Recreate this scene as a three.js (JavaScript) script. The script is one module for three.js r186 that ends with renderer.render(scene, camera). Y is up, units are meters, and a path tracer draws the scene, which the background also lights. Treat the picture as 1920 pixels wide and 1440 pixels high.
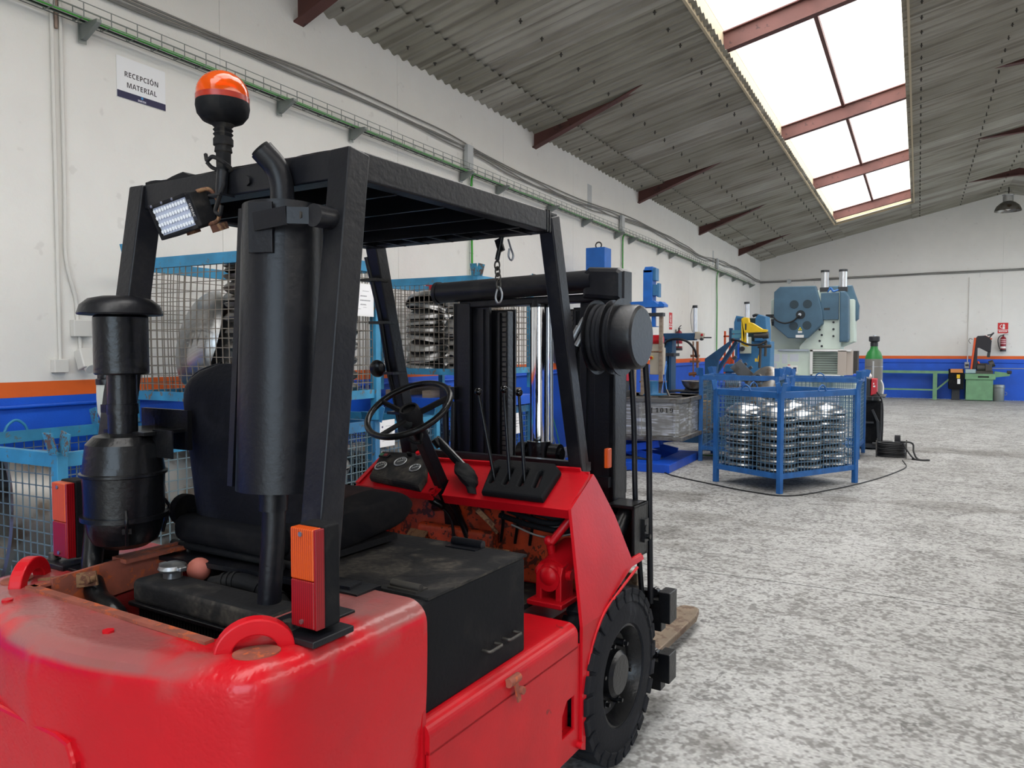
import * as THREE from 'three';
import { mergeGeometries, toCreasedNormals } from 'three/addons/utils/BufferGeometryUtils.js';
import { RoundedBoxGeometry } from 'three/addons/geometries/RoundedBoxGeometry.js';
import { FontLoader } from 'three/addons/loaders/FontLoader.js';
import { TextGeometry } from 'three/addons/geometries/TextGeometry.js';
import { RectAreaLightUniformsLib } from 'three/addons/lights/RectAreaLightUniformsLib.js';

RectAreaLightUniformsLib.init();
const scene = new THREE.Scene();
const renderer = new THREE.WebGLRenderer({ antialias: true });
renderer.toneMapping = THREE.LinearToneMapping;
renderer.shadowMap.enabled = true;

// ---------------------------------------------------------------- camera
const camera = new THREE.PerspectiveCamera(53.13, 4 / 3, 0.05, 200);
camera.rotation.order = 'YXZ';
camera.position.set(0, 1.6, 0);
camera.rotation.set(-0.04372, 0.48631, 0);

// ---------------------------------------------------------------- light
renderer.toneMappingExposure = 0.78;
scene.background = new THREE.Color(0.68, 0.84, 1.0);
scene.backgroundIntensity = 7.0;
const sun = new THREE.DirectionalLight(new THREE.Color(1, 0.95, 0.86), 9);   // stands behind the building, falls on the yard and the sill of the open gate
sun.position.set(6, 16, 22); sun.target.position.set(2, 0, 8); sun.castShadow = true;
Object.assign(sun.shadow.camera, { left: -20, right: 20, top: 20, bottom: -20, near: 1, far: 60 });
scene.add(sun, sun.target);
const SKYLIGHT = 6.5;   // radiance of the translucent roof strips

// hall: x from the left wall to the right wall, z from the gate behind the camera to the back wall
const XL = -5.15, XR = 9.81, XM = 2.33, ZB = -29.08, ZF = 5.2, EAVE = 4.86, SLOPE = 0.2305;
const roofY = x => EAVE + SLOPE * (XM + 5.15 - Math.abs(x - XM));

// ---------------------------------------------------------------- helpers
let seed = 12345;
const rnd = (a = 0, b = 1) => { seed = (seed * 1664525 + 1013904223) >>> 0; return a + (b - a) * seed / 4294967296; };
const V3 = (x, y, z) => new THREE.Vector3(x, y, z);
const vv = p => p.isVector3 ? p : V3(...p);
function hash(x, y, s) { let h = Math.imul(x, 374761393) ^ Math.imul(y, 668265263) ^ Math.imul(s, 1274126177); h = Math.imul(h ^ (h >>> 13), 1274126177); return ((h ^ (h >>> 16)) >>> 0) / 4294967296; }
const lattices = new Map();
function lattice(px, py, s) { const k = px + ',' + py + ',' + s; let a = lattices.get(k); if (!a) { a = new Float32Array(px * py); for (let j = 0; j < py; j++) for (let i = 0; i < px; i++) a[j * px + i] = hash(i, j, s); lattices.set(k, a); } return a; }
function vnoise(x, y, px, py, a) {   // value noise, repeating after px by py cells
  const xi = Math.floor(x), yi = Math.floor(y), fx = x - xi, fy = y - yi, u = fx * fx * (3 - 2 * fx), v = fy * fy * (3 - 2 * fy);
  const x0 = ((xi % px) + px) % px, y0 = (((yi % py) + py) % py) * px, x1 = x0 + 1 === px ? 0 : x0 + 1, y1 = y0 + px === px * py ? 0 : y0 + px;
  return (a[y0 + x0] * (1 - u) + a[y0 + x1] * u) * (1 - v) + (a[y1 + x0] * (1 - u) + a[y1 + x1] * u) * v;
}
const fields = new Map();
function fbm(u, v, n, oct, s, ny = n) {
  const k = n * 1e9 + ny * 1e6 + s * 10 + oct; let f = fields.get(k);
  if (!f) { f = []; for (let o = 0; o < oct; o++) f.push([n << o, ny << o, lattice(n << o, ny << o, s + o)]); fields.set(k, f); }
  let a = 0, w = 0.5, t = 0;
  for (const [p, q, l] of f) { a += w * vnoise(u * p, v * q, p, q, l); t += w; w *= 0.5; }
  return a / t;
}
const warp = (u, v, n, oct, s, k = 0.35, ny = n) => fbm(u + k / n * (fbm(u, v, n, 3, s + 81) - 0.5) * 2, v + k / ny * (fbm(u, v, n, 3, s + 87) - 0.5) * 2, n, oct, s, ny);   // bent out of the grid
const sm = (a, b, x) => { const t = Math.min(1, Math.max(0, (x - a) / (b - a))); return t * t * (3 - 2 * t); };
function tex(size, metres, fn, srgb = true) {   // fn(u, v) gives a grey or an rgb in 0..1
  const d = new Uint8Array(size * size * 4);
  for (let j = 0; j < size; j++) for (let i = 0; i < size; i++) {
    const c = fn((i + 0.5) / size, (j + 0.5) / size), k = (j * size + i) * 4, q = Array.isArray(c) ? c : [c, c, c];
    for (let n = 0; n < 3; n++) d[k + n] = Math.max(0, Math.min(255, q[n] * 255));
    d[k + 3] = 255;
  }
  const t = new THREE.DataTexture(d, size, size);
  t.wrapS = t.wrapT = THREE.RepeatWrapping; t.magFilter = t.minFilter = THREE.LinearFilter;
  if (srgb) t.colorSpace = THREE.SRGBColorSpace;
  t.repeat.set(1 / metres, 1 / metres); t.needsUpdate = true;
  return t;
}
const mix3 = (a, b, t) => [0, 1, 2].map(i => a[i] + (b[i] - a[i]) * t);
const hex3 = h => [16, 8, 0].map(s => ((h >> s) & 255) / 255);

// geometry: each returns a BufferGeometry in its parent's axes
const box = (x0, x1, y0, y1, z0, z1, b = 0) => {
  const w = Math.abs(x1 - x0), h = Math.abs(y1 - y0), d = Math.abs(z1 - z0);
  const g = b ? new RoundedBoxGeometry(w, h, d, 2, Math.min(b, w / 2.02, h / 2.02, d / 2.02)) : new THREE.BoxGeometry(w, h, d);
  return g.translate((x0 + x1) / 2, (y0 + y1) / 2, (z0 + z1) / 2);
};
function bar(p, q, w, h = w, b = 0) {   // rectangular bar from p to q, w across, h upwards
  p = vv(p); q = vv(q);
  const d = q.clone().sub(p), L = d.length(); d.normalize();
  const ref = Math.abs(d.y) > 0.95 ? V3(0, 0, 1) : V3(0, 1, 0), side = d.clone().cross(ref).normalize(), up = side.clone().cross(d);
  const g = b ? new RoundedBoxGeometry(w, h, L, 2, b) : new THREE.BoxGeometry(w, h, L);
  return g.applyMatrix4(new THREE.Matrix4().makeBasis(side, up, d.negate()).setPosition(p.add(q).multiplyScalar(0.5)));
}
function rod(p, q, r, seg = 12, r2 = r) {
  p = vv(p); q = vv(q);
  const d = q.clone().sub(p), L = d.length();
  return new THREE.CylinderGeometry(r2, r, L, seg).applyQuaternion(new THREE.Quaternion().setFromUnitVectors(V3(0, 1, 0), d.normalize())).translate((p.x + q.x) / 2, (p.y + q.y) / 2, (p.z + q.z) / 2);
}
const tube = (pts, r, seg = 24, rad = 8) => new THREE.TubeGeometry(new THREE.CatmullRomCurve3(pts.map(vv)), seg, r, rad);
const lathe = (pts, x = 0, y = 0, z = 0, seg = 32, crease = 0.7) => toCreasedNormals(new THREE.LatheGeometry(pts.map(p => new THREE.Vector2(Math.max(p[0], 1e-4), p[1])), seg), crease).translate(x, y, z);
const ball = (r, x, y, z, a = 20, b = 14) => new THREE.SphereGeometry(r, a, b).translate(x, y, z);
const torus = (R, r, x, y, z, rad = 10, seg = 40) => new THREE.TorusGeometry(R, r, rad, seg).translate(x, y, z);
function ext(pts, depth, axis, off, bevel = 0, holes = []) {   // outline: axis x takes (z, y), axis y takes (x, z), axis z takes (x, y)
  const f = axis === 'x' ? p => new THREE.Vector2(-p[0], p[1]) : axis === 'y' ? p => new THREE.Vector2(p[0], -p[1]) : p => new THREE.Vector2(p[0], p[1]);
  const s = new THREE.Shape(pts.map(f)); holes.forEach(h => s.holes.push(new THREE.Path(h.map(f))));
  const g = new THREE.ExtrudeGeometry(s, { depth: depth - 2 * bevel, bevelEnabled: bevel > 0, bevelThickness: bevel, bevelSize: bevel, bevelOffset: -bevel, bevelSegments: 2, curveSegments: 8 });
  g.translate(0, 0, off + bevel);
  return axis === 'x' ? g.rotateY(Math.PI / 2) : axis === 'y' ? g.rotateX(-Math.PI / 2) : g;
}
function loft(rings, crease = 0.6, closed = true) {   // rings of equal length, joined into a skin
  const n = rings[0].length, pos = [], idx = [];
  rings.forEach(r => r.forEach(p => pos.push(p.x, p.y, p.z)));
  for (let j = 0; j + 1 < rings.length; j++) for (let i = 0; i < (closed ? n : n - 1); i++) {
    const a = j * n + i, b = j * n + (i + 1) % n;
    idx.push(a, b, a + n, b, b + n, a + n);
  }
  const g = new THREE.BufferGeometry(); g.setAttribute('position', new THREE.Float32BufferAttribute(pos, 3)); g.setIndex(idx); g.computeVertexNormals();
  return crease ? toCreasedNormals(g, crease) : g;
}
const turn = (g, rx = 0, ry = 0, rz = 0, x = 0, y = 0, z = 0) => g.applyMatrix4(new THREE.Matrix4().makeRotationFromEuler(new THREE.Euler(rx, ry, rz, 'YXZ')).setPosition(x, y, z));
function metreUV(g) {   // uv in metres, laid on along the axis each face looks along
  const p = g.attributes.position, n = p.count, uv = new Float32Array(n * 2), a = V3(), b = V3(), c = V3();
  for (let i = 0; i < n; i += 3) {
    a.fromBufferAttribute(p, i); b.fromBufferAttribute(p, i + 1); c.fromBufferAttribute(p, i + 2);
    const q = b.clone().sub(a).cross(c.clone().sub(a)), x = Math.abs(q.x), y = Math.abs(q.y), z = Math.abs(q.z);
    [a, b, c].forEach((t, k) => { const w = x >= y && x >= z ? [t.z, t.y] : y >= z ? [t.x, t.z] : [t.x, t.y]; uv[(i + k) * 2] = w[0]; uv[(i + k) * 2 + 1] = w[1]; });
  }
  g.setAttribute('uv', new THREE.BufferAttribute(uv, 2));
  return g;
}
function join(list) {
  const gs = (Array.isArray(list) ? list.flat(9) : [list]).map(g => {
    const keep = g.userData.keepUV;
    if (g.index) g = g.toNonIndexed();
    if (!g.attributes.normal) g.computeVertexNormals();
    for (const k of Object.keys(g.attributes)) if (!['position', 'normal', 'uv', 'color'].includes(k)) g.deleteAttribute(k);
    return keep ? g : metreUV(g);
  });
  return gs.length > 1 ? mergeGeometries(gs) : gs[0];
}
const used = {};
const numbered = n => { const k = used[n] = (used[n] ?? -1) + 1; return k ? n + '_' + String(k).padStart(3, '0') : n; };
function part(name, geos, mat, parent) {
  const m = new THREE.Mesh(geos.isBufferGeometry && geos.userData.ready ? geos : join(geos), mat);
  m.name = name; m.castShadow = m.receiveShadow = true; parent.add(m);
  return m;
}
const ready = g => { const r = join(g); r.userData.ready = true; return r; };   // a geometry shared between alike pieces
function thing(name, label, category, pos = [0, 0, 0], ry = 0, group) {
  const o = new THREE.Group(); o.name = numbered(name); o.position.set(...pos); o.rotation.y = ry; o.userData = { label, category };
  if (group) o.userData.group = group;
  scene.add(o);
  return o;
}
function copyOf(src, name, pos, label, group, rot) {
  const o = src.clone(); o.name = numbered(name); o.userData = { label, category: src.userData.category, group }; o.position.set(...pos); if (rot) o.rotation.set(...rot);
  scene.add(o); return o;
}
function each(name, list, mat, parent) { return list.map(g => part(name, g, mat, parent)); }
function rebase(o, x, y, z) { o.position.set(x, y, z); const p = o.position.clone(); o.children.forEach(c => c.position.sub(p)); return o; }   // parts were given in hall coordinates
function structure(name) { const o = new THREE.Group(); o.name = name; o.userData = { kind: 'structure' }; scene.add(o); return o; }
function canvasTex(w, h, draw) {
  const c = document.createElement('canvas'); c.width = w; c.height = h; draw(c.getContext('2d'), w, h);
  const t = new THREE.CanvasTexture(c); t.colorSpace = THREE.SRGBColorSpace; return t;
}
function printed(w, h, t, rough = 0.6) { return [new THREE.PlaneGeometry(w, h), new THREE.MeshStandardMaterial({ map: t, roughness: rough })]; }
function printPart(name, w, h, t, parent, x, y, z, ry = 0, rx = 0, thick = 0.002) {   // a printed face on a thin plate
  const g = new THREE.PlaneGeometry(w, h); g.userData.keepUV = true;
  const m = part(name, g, new THREE.MeshStandardMaterial({ map: t, roughness: 0.55 }), parent);
  m.position.set(x, y, z); m.rotation.set(rx, ry, 0, 'YXZ');
  return m;
}

// ---------------------------------------------------------------- materials
const std = (color, roughness = 0.6, metalness = 0, more = {}) => new THREE.MeshStandardMaterial({ color, roughness, metalness, ...more });
const soft = (specularIntensity, color, roughness, metalness, more) => new THREE.MeshPhysicalMaterial({ color, roughness, metalness, specularIntensity, ...more });
const bumpFine = tex(512, 0.25, (u, v) => fbm(u, v, 24, 4, 11), false);
const bumpCast = tex(512, 0.5, (u, v) => 0.6 * fbm(u, v, 20, 3, 21) + 0.4 * Math.pow(fbm(u, v, 60, 2, 27), 2), false);
const bumpCloth = tex(256, 0.06, (u, v) => 0.5 + 0.25 * Math.sin(u * 64 * Math.PI) * Math.sin(v * 64 * Math.PI) + 0.2 * fbm(u, v, 40, 2, 5), false);
function paintTex(base, chip, amount, metres, s, vary = 0.12, size = 512) {   // mottled paint with chips down to another colour
  const a = hex3(base), c = hex3(chip);
  return tex(size, metres, (u, v) => {
    const m = 1 - vary + 2 * vary * fbm(u, v, 6, 5, s), k = warp(u, v, 17, 5, s + 40, 1.6), big = warp(u, v, 5, 3, s + 60, 1.2);
    return mix3(a.map(x => x * m), c, sm(1 - amount, 1 - amount + 0.1, 0.75 * k + 0.35 * big) * 0.85);
  });
}
const dustyBlack = (base, dust, amount, s) => tex(512, 0.7, (u, v) => {
  const f = warp(u, v, 5, 5, s, 1.2), g = fbm(u, v, 60, 3, s + 9);
  let c = mix3(hex3(base), hex3(dust), amount * sm(0.45, 0.75, f) * (0.4 + 1.1 * g));
  return c;
});
const M = {};
M.red = soft(0.8, 0xffffff, 0.26, 0, { map: paintTex(0xbe0d1b, 0x7d211a, 0.16, 1.3, 71, 0.07, 1024), bumpMap: bumpCast, bumpScale: 0.0016 });
M.redPlain = soft(0.6, 0xffffff, 0.36, 0, { map: paintTex(0xbb0e1b, 0x6e1d17, 0.2, 0.9, 75, 0.1), bumpMap: bumpFine, bumpScale: 0.0003 });
M.orangeOld = std(0xffffff, 0.55, 0, { map: paintTex(0xb8401a, 0x3a1a12, 0.42, 0.5, 79, 0.3), bumpMap: bumpFine, bumpScale: 0.001 });
M.rustDust = std(0xffffff, 0.85, 0, { map: paintTex(0x8a4a3a, 0xb5552a, 0.4, 0.3, 81, 0.25) });
M.black = soft(0.6, 0xffffff, 0.36, 0, { map: dustyBlack(0x111217, 0x403d38, 0.3, 101), bumpMap: bumpFine, bumpScale: 0.0006 });
M.blackGloss = soft(0.7, 0xffffff, 0.28, 0, { map: dustyBlack(0x0c0d10, 0x2c2a28, 0.25, 121), bumpMap: bumpFine, bumpScale: 0.0008 });
M.blackMatt = soft(0.35, 0xffffff, 0.72, 0, { map: dustyBlack(0x101114, 0x35322d, 0.35, 141), bumpMap: bumpFine, bumpScale: 0.0006 });
M.blackDusty = soft(0.35, 0xffffff, 0.8, 0, { map: dustyBlack(0x1c1c1e, 0x4e4942, 0.7, 161), bumpMap: bumpFine, bumpScale: 0.001 });
M.rubber = soft(0.45, 0xffffff, 0.78, 0, { map: dustyBlack(0x17181c, 0x3c3d42, 0.5, 181), bumpMap: bumpFine, bumpScale: 0.0012 });
M.cloth = soft(0.25, 0xffffff, 0.95, 0, { map: dustyBlack(0x0e0f13, 0x2a2725, 0.45, 201), bumpMap: bumpCloth, bumpScale: 0.0012 });
M.clothBrown = soft(0.25, 0xffffff, 0.95, 0, { map: dustyBlack(0x241a1c, 0x40312d, 0.5, 211), bumpMap: bumpCloth, bumpScale: 0.0012 });
M.vinyl = soft(0.35, 0xffffff, 0.6, 0, { map: dustyBlack(0x0b0c12, 0x2e2e34, 0.35, 221), bumpMap: bumpFine, bumpScale: 0.0008 });
M.chrome = std(0xe6e8ec, 0.07, 1);
M.zinc = std(0xa9abad, 0.4, 1);
M.iron = std(0x55524e, 0.5, 0.8);
M.rust = std(0xffffff, 0.85, 0.1, { map: paintTex(0x5c3a2a, 0x8a6a4a, 0.5, 0.3, 231, 0.3) });
M.forkSteel = std(0xffffff, 0.6, 0.35, { map: paintTex(0x7a6a58, 0x5c4636, 0.4, 0.9, 235, 0.2) });
M.steel = std(0xffffff, 0.36, 1, { map: tex(512, 0.5, (u, v) => 0.66 + 0.16 * (fbm(u, v, 4, 4, 241) - 0.5) + 0.1 * (fbm(u, v, 3, 2, 251, 120) - 0.5)) });
M.steelDull = std(0xffffff, 0.46, 1, { map: tex(512, 0.6, (u, v) => mix3([0.56, 0.55, 0.54], [0.42, 0.38, 0.34], sm(0.5, 0.75, fbm(u, v, 5, 5, 261)))) });
M.steelBright = std(0xffffff, 0.3, 1, { map: tex(512, 0.5, (u, v) => 0.74 + 0.12 * (fbm(u, v, 4, 4, 271) - 0.5)) });
M.cageLight = std(0xffffff, 0.55, 0, { map: paintTex(0x3687b0, 0x7a5a48, 0.3, 0.6, 281, 0.15) });
M.cageMid = std(0xffffff, 0.55, 0, { map: paintTex(0x2d6d9a, 0x5a4a44, 0.3, 0.6, 285, 0.18) });
M.cageBlue = std(0xffffff, 0.5, 0, { map: paintTex(0x1f5a99, 0x8a9aa6, 0.22, 0.5, 289, 0.14) });
M.cageRust = std(0xffffff, 0.7, 0, { map: paintTex(0x3a86a8, 0x6a4432, 0.47, 0.25, 293, 0.2) });
M.wire = std(0x6d7f86, 0.55, 0.3); M.wireBlue = std(0x53748c, 0.5, 0.2); M.wireRust = std(0x7d756b, 0.7, 0.2);
M.paper = std(0xf1f1f0, 0.5);
M.paleGreen = std(0xffffff, 0.5, 0, { map: paintTex(0xcbd8cd, 0x9aa69a, 0.12, 1.5, 301, 0.05) });
M.pressBlue = std(0xffffff, 0.5, 0, { map: paintTex(0x456479, 0x30485a, 0.16, 1.2, 305, 0.08) });
M.machineBlue = std(0xffffff, 0.45, 0, { map: paintTex(0x1c4769, 0x14304a, 0.25, 0.8, 309, 0.15) });
M.brightBlue = std(0xffffff, 0.45, 0, { map: paintTex(0x1a67be, 0x123f7c, 0.2, 0.8, 313, 0.1) });
M.skyBlue = std(0xffffff, 0.45, 0, { map: paintTex(0x356f9a, 0x244f74, 0.2, 0.8, 317, 0.1) });
M.tableBlue = std(0xffffff, 0.42, 0, { map: paintTex(0x1350c4, 0x0e3684, 0.15, 0.8, 321, 0.1) });
M.yellow = std(0xffffff, 0.45, 0, { map: paintTex(0xe6bd12, 0x9a7a14, 0.16, 0.6, 325, 0.08) });
M.ochre = std(0xffffff, 0.5, 0, { map: paintTex(0xd09a1c, 0x8a6410, 0.2, 0.6, 329, 0.1) });
M.greenBench = std(0xffffff, 0.5, 0, { map: paintTex(0x6f9a72, 0x466a4c, 0.18, 0.8, 333, 0.08) });
M.beige = std(0xb3aa98, 0.55); M.timber = std(0xffffff, 0.8, 0, { map: tex(256, 0.5, (u, v) => mix3([0.62, 0.56, 0.5], [0.45, 0.39, 0.33], fbm(u, v, 3, 3, 341, 40))) });
M.greyBox = std(0xb9bcbd, 0.5); M.darkGrey = std(0x2c2e31, 0.55); M.copper = std(0x9a6a4e, 0.4, 0.8);
M.alu = std(0xd8dadd, 0.34, 1); M.white = std(0xe6e6e3, 0.5); M.redGloss = std(0xc01c26, 0.3); M.redDark = std(0x8c1626, 0.35);
M.orangePaint = std(0xd8521c, 0.5); M.green = std(0x1c7a34, 0.45); M.greenCable = std(0x3fa436, 0.5); M.greyCable = std(0x7c7a76, 0.6); M.blackCable = std(0x121214, 0.55); M.blueHose = std(0x2a6ab8, 0.5);
M.galv = std(0x8a8f8c, 0.5, 0.6); M.conduit = std(0xd9d6d0, 0.5); M.cylGrey = std(0x77756f, 0.5);
M.amber = new THREE.MeshPhysicalMaterial({ color: 0xff6a10, roughness: 0.12, transmission: 0.55, thickness: 0, ior: 1.5 });
M.amberLens = std(0xffffff, 0.4, 0, { map: tex(128, 0.05, (u, v) => mix3([0.82, 0.33, 0.02], [0.62, 0.2, 0.02], 0.5 + 0.5 * Math.sin(u * 50)) ) }); M.redLens = std(0xffffff, 0.4, 0, { map: tex(128, 0.05, (u, v) => mix3([0.6, 0.02, 0.06], [0.42, 0.01, 0.05], 0.5 + 0.5 * Math.sin(u * 50))) });

// ---------------------------------------------------------------- the hall
M.plaster = std(0xffffff, 0.85, 0, { map: tex(1024, 5, (u, v) => { const f = fbm(u, v, 6, 5, 401), d = fbm(u, v, 30, 4, 411), s = sm(0.77, 0.84, fbm(u, v, 44, 4, 421)); return mix3(mix3([0.93, 0.92, 0.9], [0.87, 0.86, 0.84], f * 0.5 + d * 0.3), [0.76, 0.74, 0.72], s * 0.25); }), bumpMap: bumpCast, bumpScale: 0.002 });
M.stripe = std(0xffffff, 0.6, 0, { map: paintTex(0xe3631d, 0xc04a12, 0.14, 1.5, 431, 0.06) });
M.dado = std(0xffffff, 0.5, 0, { map: paintTex(0x1458cc, 0xb9c6de, 0.1, 2.2, 435, 0.09, 1024), bumpMap: bumpFine, bumpScale: 0.0012 });
M.roofSheets = [0, 1, 2].map(i => std([0xffffff, 0xf0efec, 0xe2e1dc][i], 0.9, 0, { map: tex(512, 2.4, (u, v) => { const f = fbm(u, v, 5, 5, 441 + 10 * i), st = fbm(u, v, 2, 3, 451 + 10 * i, 40); return mix3([0.70, 0.69, 0.65], [0.52, 0.5, 0.46], 0.55 * f + 0.6 * sm(0.4, 0.8, st)); }), bumpMap: bumpCast, bumpScale: 0.002 }));
M.rafter = std(0xffffff, 0.7, 0, { map: paintTex(0x5c3833, 0x3a2320, 0.3, 1.2, 471, 0.12) });
const floorMap = tex(2048, 7, (u, v) => {
  const big = warp(u, v, 5, 4, 501, 1.2), mid = warp(u, v, 30, 4, 511, 1.4), speck = fbm(u, v, 330, 2, 521), grain = fbm(u, v, 700, 1, 526), drag = warp(u, v, 60, 4, 531, 1.5, 150), mark = warp(u, v, 90, 3, 536, 2.2);
  let c = mix3([0.7, 0.7, 0.695], [0.58, 0.577, 0.568], 0.45 * big + 0.55 * mid);
  c = mix3(c, [0.36, 0.353, 0.342], 0.62 * sm(0.44, 0.8, speck + 0.35 * (mid - 0.5) + 0.3 * (drag - 0.5)));
  c = mix3(c, [0.4, 0.392, 0.38], 0.4 * sm(0.52, 0.85, drag + 0.3 * (big - 0.5)));
  c = mix3(c, [0.3, 0.295, 0.29], 0.5 * sm(0.68, 0.8, mark));
  const g = 0.9 + 0.2 * grain; return c.map(x => x * g);
});
const floorRough = tex(1024, 7, (u, v) => 0.40 + 0.36 * fbm(u, v, 16, 4, 511) + 0.2 * fbm(u, v, 90, 3, 531, 45), false);
const floorBump = tex(1024, 2.3, (u, v) => 0.6 * fbm(u, v, 40, 4, 551) + 0.4 * fbm(u, v, 160, 2, 561), false);
M.floor = std(0xffffff, 1, 0, { map: floorMap, roughnessMap: floorRough, bumpMap: floorBump, bumpScale: 0.004, vertexColors: true });
M.joint = std(0x3a3835, 0.9);
const frames = [-25.25, -20.25, -15.3, -10.45, -5.5, -0.6, 4.3];
{
  const floor = structure('floor');
  part('slab_bed', box(XL, XR, -0.3, -0.03, ZB, ZF), M.joint, floor);
  const edges = [ZB, ...frames.slice(0, 6), ZF];
  const stains = [[-1.9, -7.35, 0.45, 0.22], [-2.05, -6.5, 0.5, 0.3], [-1.75, -6.15, 0.3, 0.18], [-1.05, -7.2, 0.5, 0.12], [-2.4, -8.3, 0.6, 0.35], [-0.4, -12.6, 0.9, 0.35], [0.5, -9, 1.4, 0.3], [-1.4, -11, 1.3, 0.8], [1.2, -14, 2, 0.5], [-1.1, -3.3, 0.25, 0.15], [-0.7, -3.1, 0.12, 0.09]];
  for (let k = 0; k + 1 < edges.length; k++) {
    const z0 = edges[k] + 0.005, z1 = edges[k + 1] - 0.005, near = k > 2;
    const g = new THREE.PlaneGeometry(XR - XL, z1 - z0, near ? 170 : 60, near ? 60 : 24).rotateX(-Math.PI / 2).translate((XL + XR) / 2, 0, (z0 + z1) / 2);
    const p = g.attributes.position, c = new Float32Array(p.count * 3);
    for (let i = 0; i < p.count; i++) {
      const x = p.getX(i), z = p.getZ(i), w = fbm((x + 20) / 40, (z + 40) / 60, 30, 4, 571);
      let d = 0.1 * sm(0.5, 0.7, w);
      for (const [sx, sz, rx, rz] of stains) { const q = Math.hypot((x - sx) / rx, (z - sz) / rz) + 1.5 * (fbm((x + 20) / 40, (z + 40) / 60, 90, 4, 581) - 0.5); d = Math.max(d, 0.34 * (1 - sm(0.6, 0.95, q))); }
      const t = 1 - d; c.set([t, t * (1 - 0.06 * d), t * (1 - 0.14 * d)], i * 3);
    }
    g.setAttribute('color', new THREE.BufferAttribute(c, 3));
    part('slab', g, M.floor, floor);
    const e = box(XL, XR, -0.03, -0.001, z0, z1); part('slab_edge', e, M.joint, floor);
  }
  part('yard', [box(-30, 40, -0.1, -0.02, ZF, 60), box(XR, 45, -0.1, -0.02, -45, ZF)], std(0xb0aca2, 0.85), floor);
}
{
  const w = structure('wall_left'), pitch = 2.45;
  part('core', box(XL - 0.3, XL - 0.012, 0, 5.6, ZB, ZF), M.plaster, w);
  for (let z = ZB; z < ZF; z += pitch) part('wall_panel', box(XL - 0.012, XL, 1.395, 5.25, z + 0.002, Math.min(ZF, z + pitch) - 0.002), M.plaster, w);
  part('orange_stripe', box(XL - 0.012, XL + 0.001, 1.295, 1.395, ZB, ZF), M.stripe, w);
  part('blue_dado', box(XL - 0.012, XL, 0, 1.295, ZB, ZF), M.dado, w);
  part('pipe', rod([XL + 0.016, 1.235, ZB], [XL + 0.016, 1.235, ZF], 0.014, 8), M.dado, structure('trim_1'));
  // broken-out niches below the roof
  for (const [y0, y1, z0, z1] of [[4.08, 4.5, -12.75, -12.55], [4.0, 4.4, -21.9, -21.75]]) part('niche', box(XL - 0.01, XL + 0.0005, y0, y1, z0, z1), M.greyBox, w);
}
{
  const w = structure('wall_back');
  part('core', box(XL - 0.3, XR + 0.3, 0, 7, ZB - 0.3, ZB - 0.012), M.plaster, w);
  for (let x = XL; x < XR; x += 3.74) part('wall_panel', ext([[x + 0.002, 1.395], [x + 3.738, 1.395], [x + 3.738, roofY(x + 3.74) + 0.06], [x + 0.002, roofY(x) + 0.06]], 0.012, 'z', ZB - 0.012), M.plaster, w);
  part('orange_stripe', box(XL, XR, 1.32, 1.42, ZB - 0.012, ZB + 0.001), M.stripe, w);
  part('blue_dado', box(XL, XR, 0, 1.32, ZB - 0.012, ZB), M.dado, w);
  part('pipe', rod([XL, 1.2, ZB + 0.016], [XR, 1.2, ZB + 0.016], 0.014, 8), M.dado, structure('trim_2'));
}
{
  const w = structure('wall_right');
  const d0 = -27.6, d1 = -20.5, dh = 4.4;   // side gate towards the back, out of the picture: its daylight lies on the back wall
  part('core', [box(XR, XR + 0.3, 0, 5.6, ZB, d0), box(XR, XR + 0.3, 0, 5.6, d1, ZF), box(XR, XR + 0.3, dh, 5.6, d0, d1)], M.plaster, w);
  part('blue_dado', [box(XR - 0.01, XR, 0, 1.3, ZB, d0), box(XR - 0.01, XR, 0, 1.3, d1, ZF)], M.dado, w);
  const d2 = structure('door_2');
  part('gate_frame', [box(XR - 0.04, XR + 0.34, 0, dh, d0, d0 + 0.08), box(XR - 0.04, XR + 0.34, 0, dh, d1 - 0.08, d1), box(XR - 0.04, XR + 0.34, dh - 0.08, dh, d0, d1)], M.greyBox, d2);
  const r = structure('wall_rear');   // with the open gate the photographer stands in front of
  const g0 = -1.6, g1 = 3.8, gh = 4.3;
  part('core', [box(XL - 0.3, g0, 0, 7, ZF, ZF + 0.3), box(g1, XR + 0.3, 0, 7, ZF, ZF + 0.3), box(g0, g1, gh, 7, ZF, ZF + 0.3)], M.plaster, r);
  const d = structure('door_1');
  part('gate_frame', [box(g0 - 0.08, g0, 0, gh, ZF - 0.04, ZF + 0.34), box(g1, g1 + 0.08, 0, gh, ZF - 0.04, ZF + 0.34), box(g0, g1, gh - 0.02, gh + 0.08, ZF - 0.04, ZF + 0.34)], M.greyBox, d);
  part('rolled_shutter', rod([g0, gh + 0.35, ZF - 0.3], [g1, gh + 0.35, ZF - 0.3], 0.26, 24), M.galv, d);
}
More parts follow.
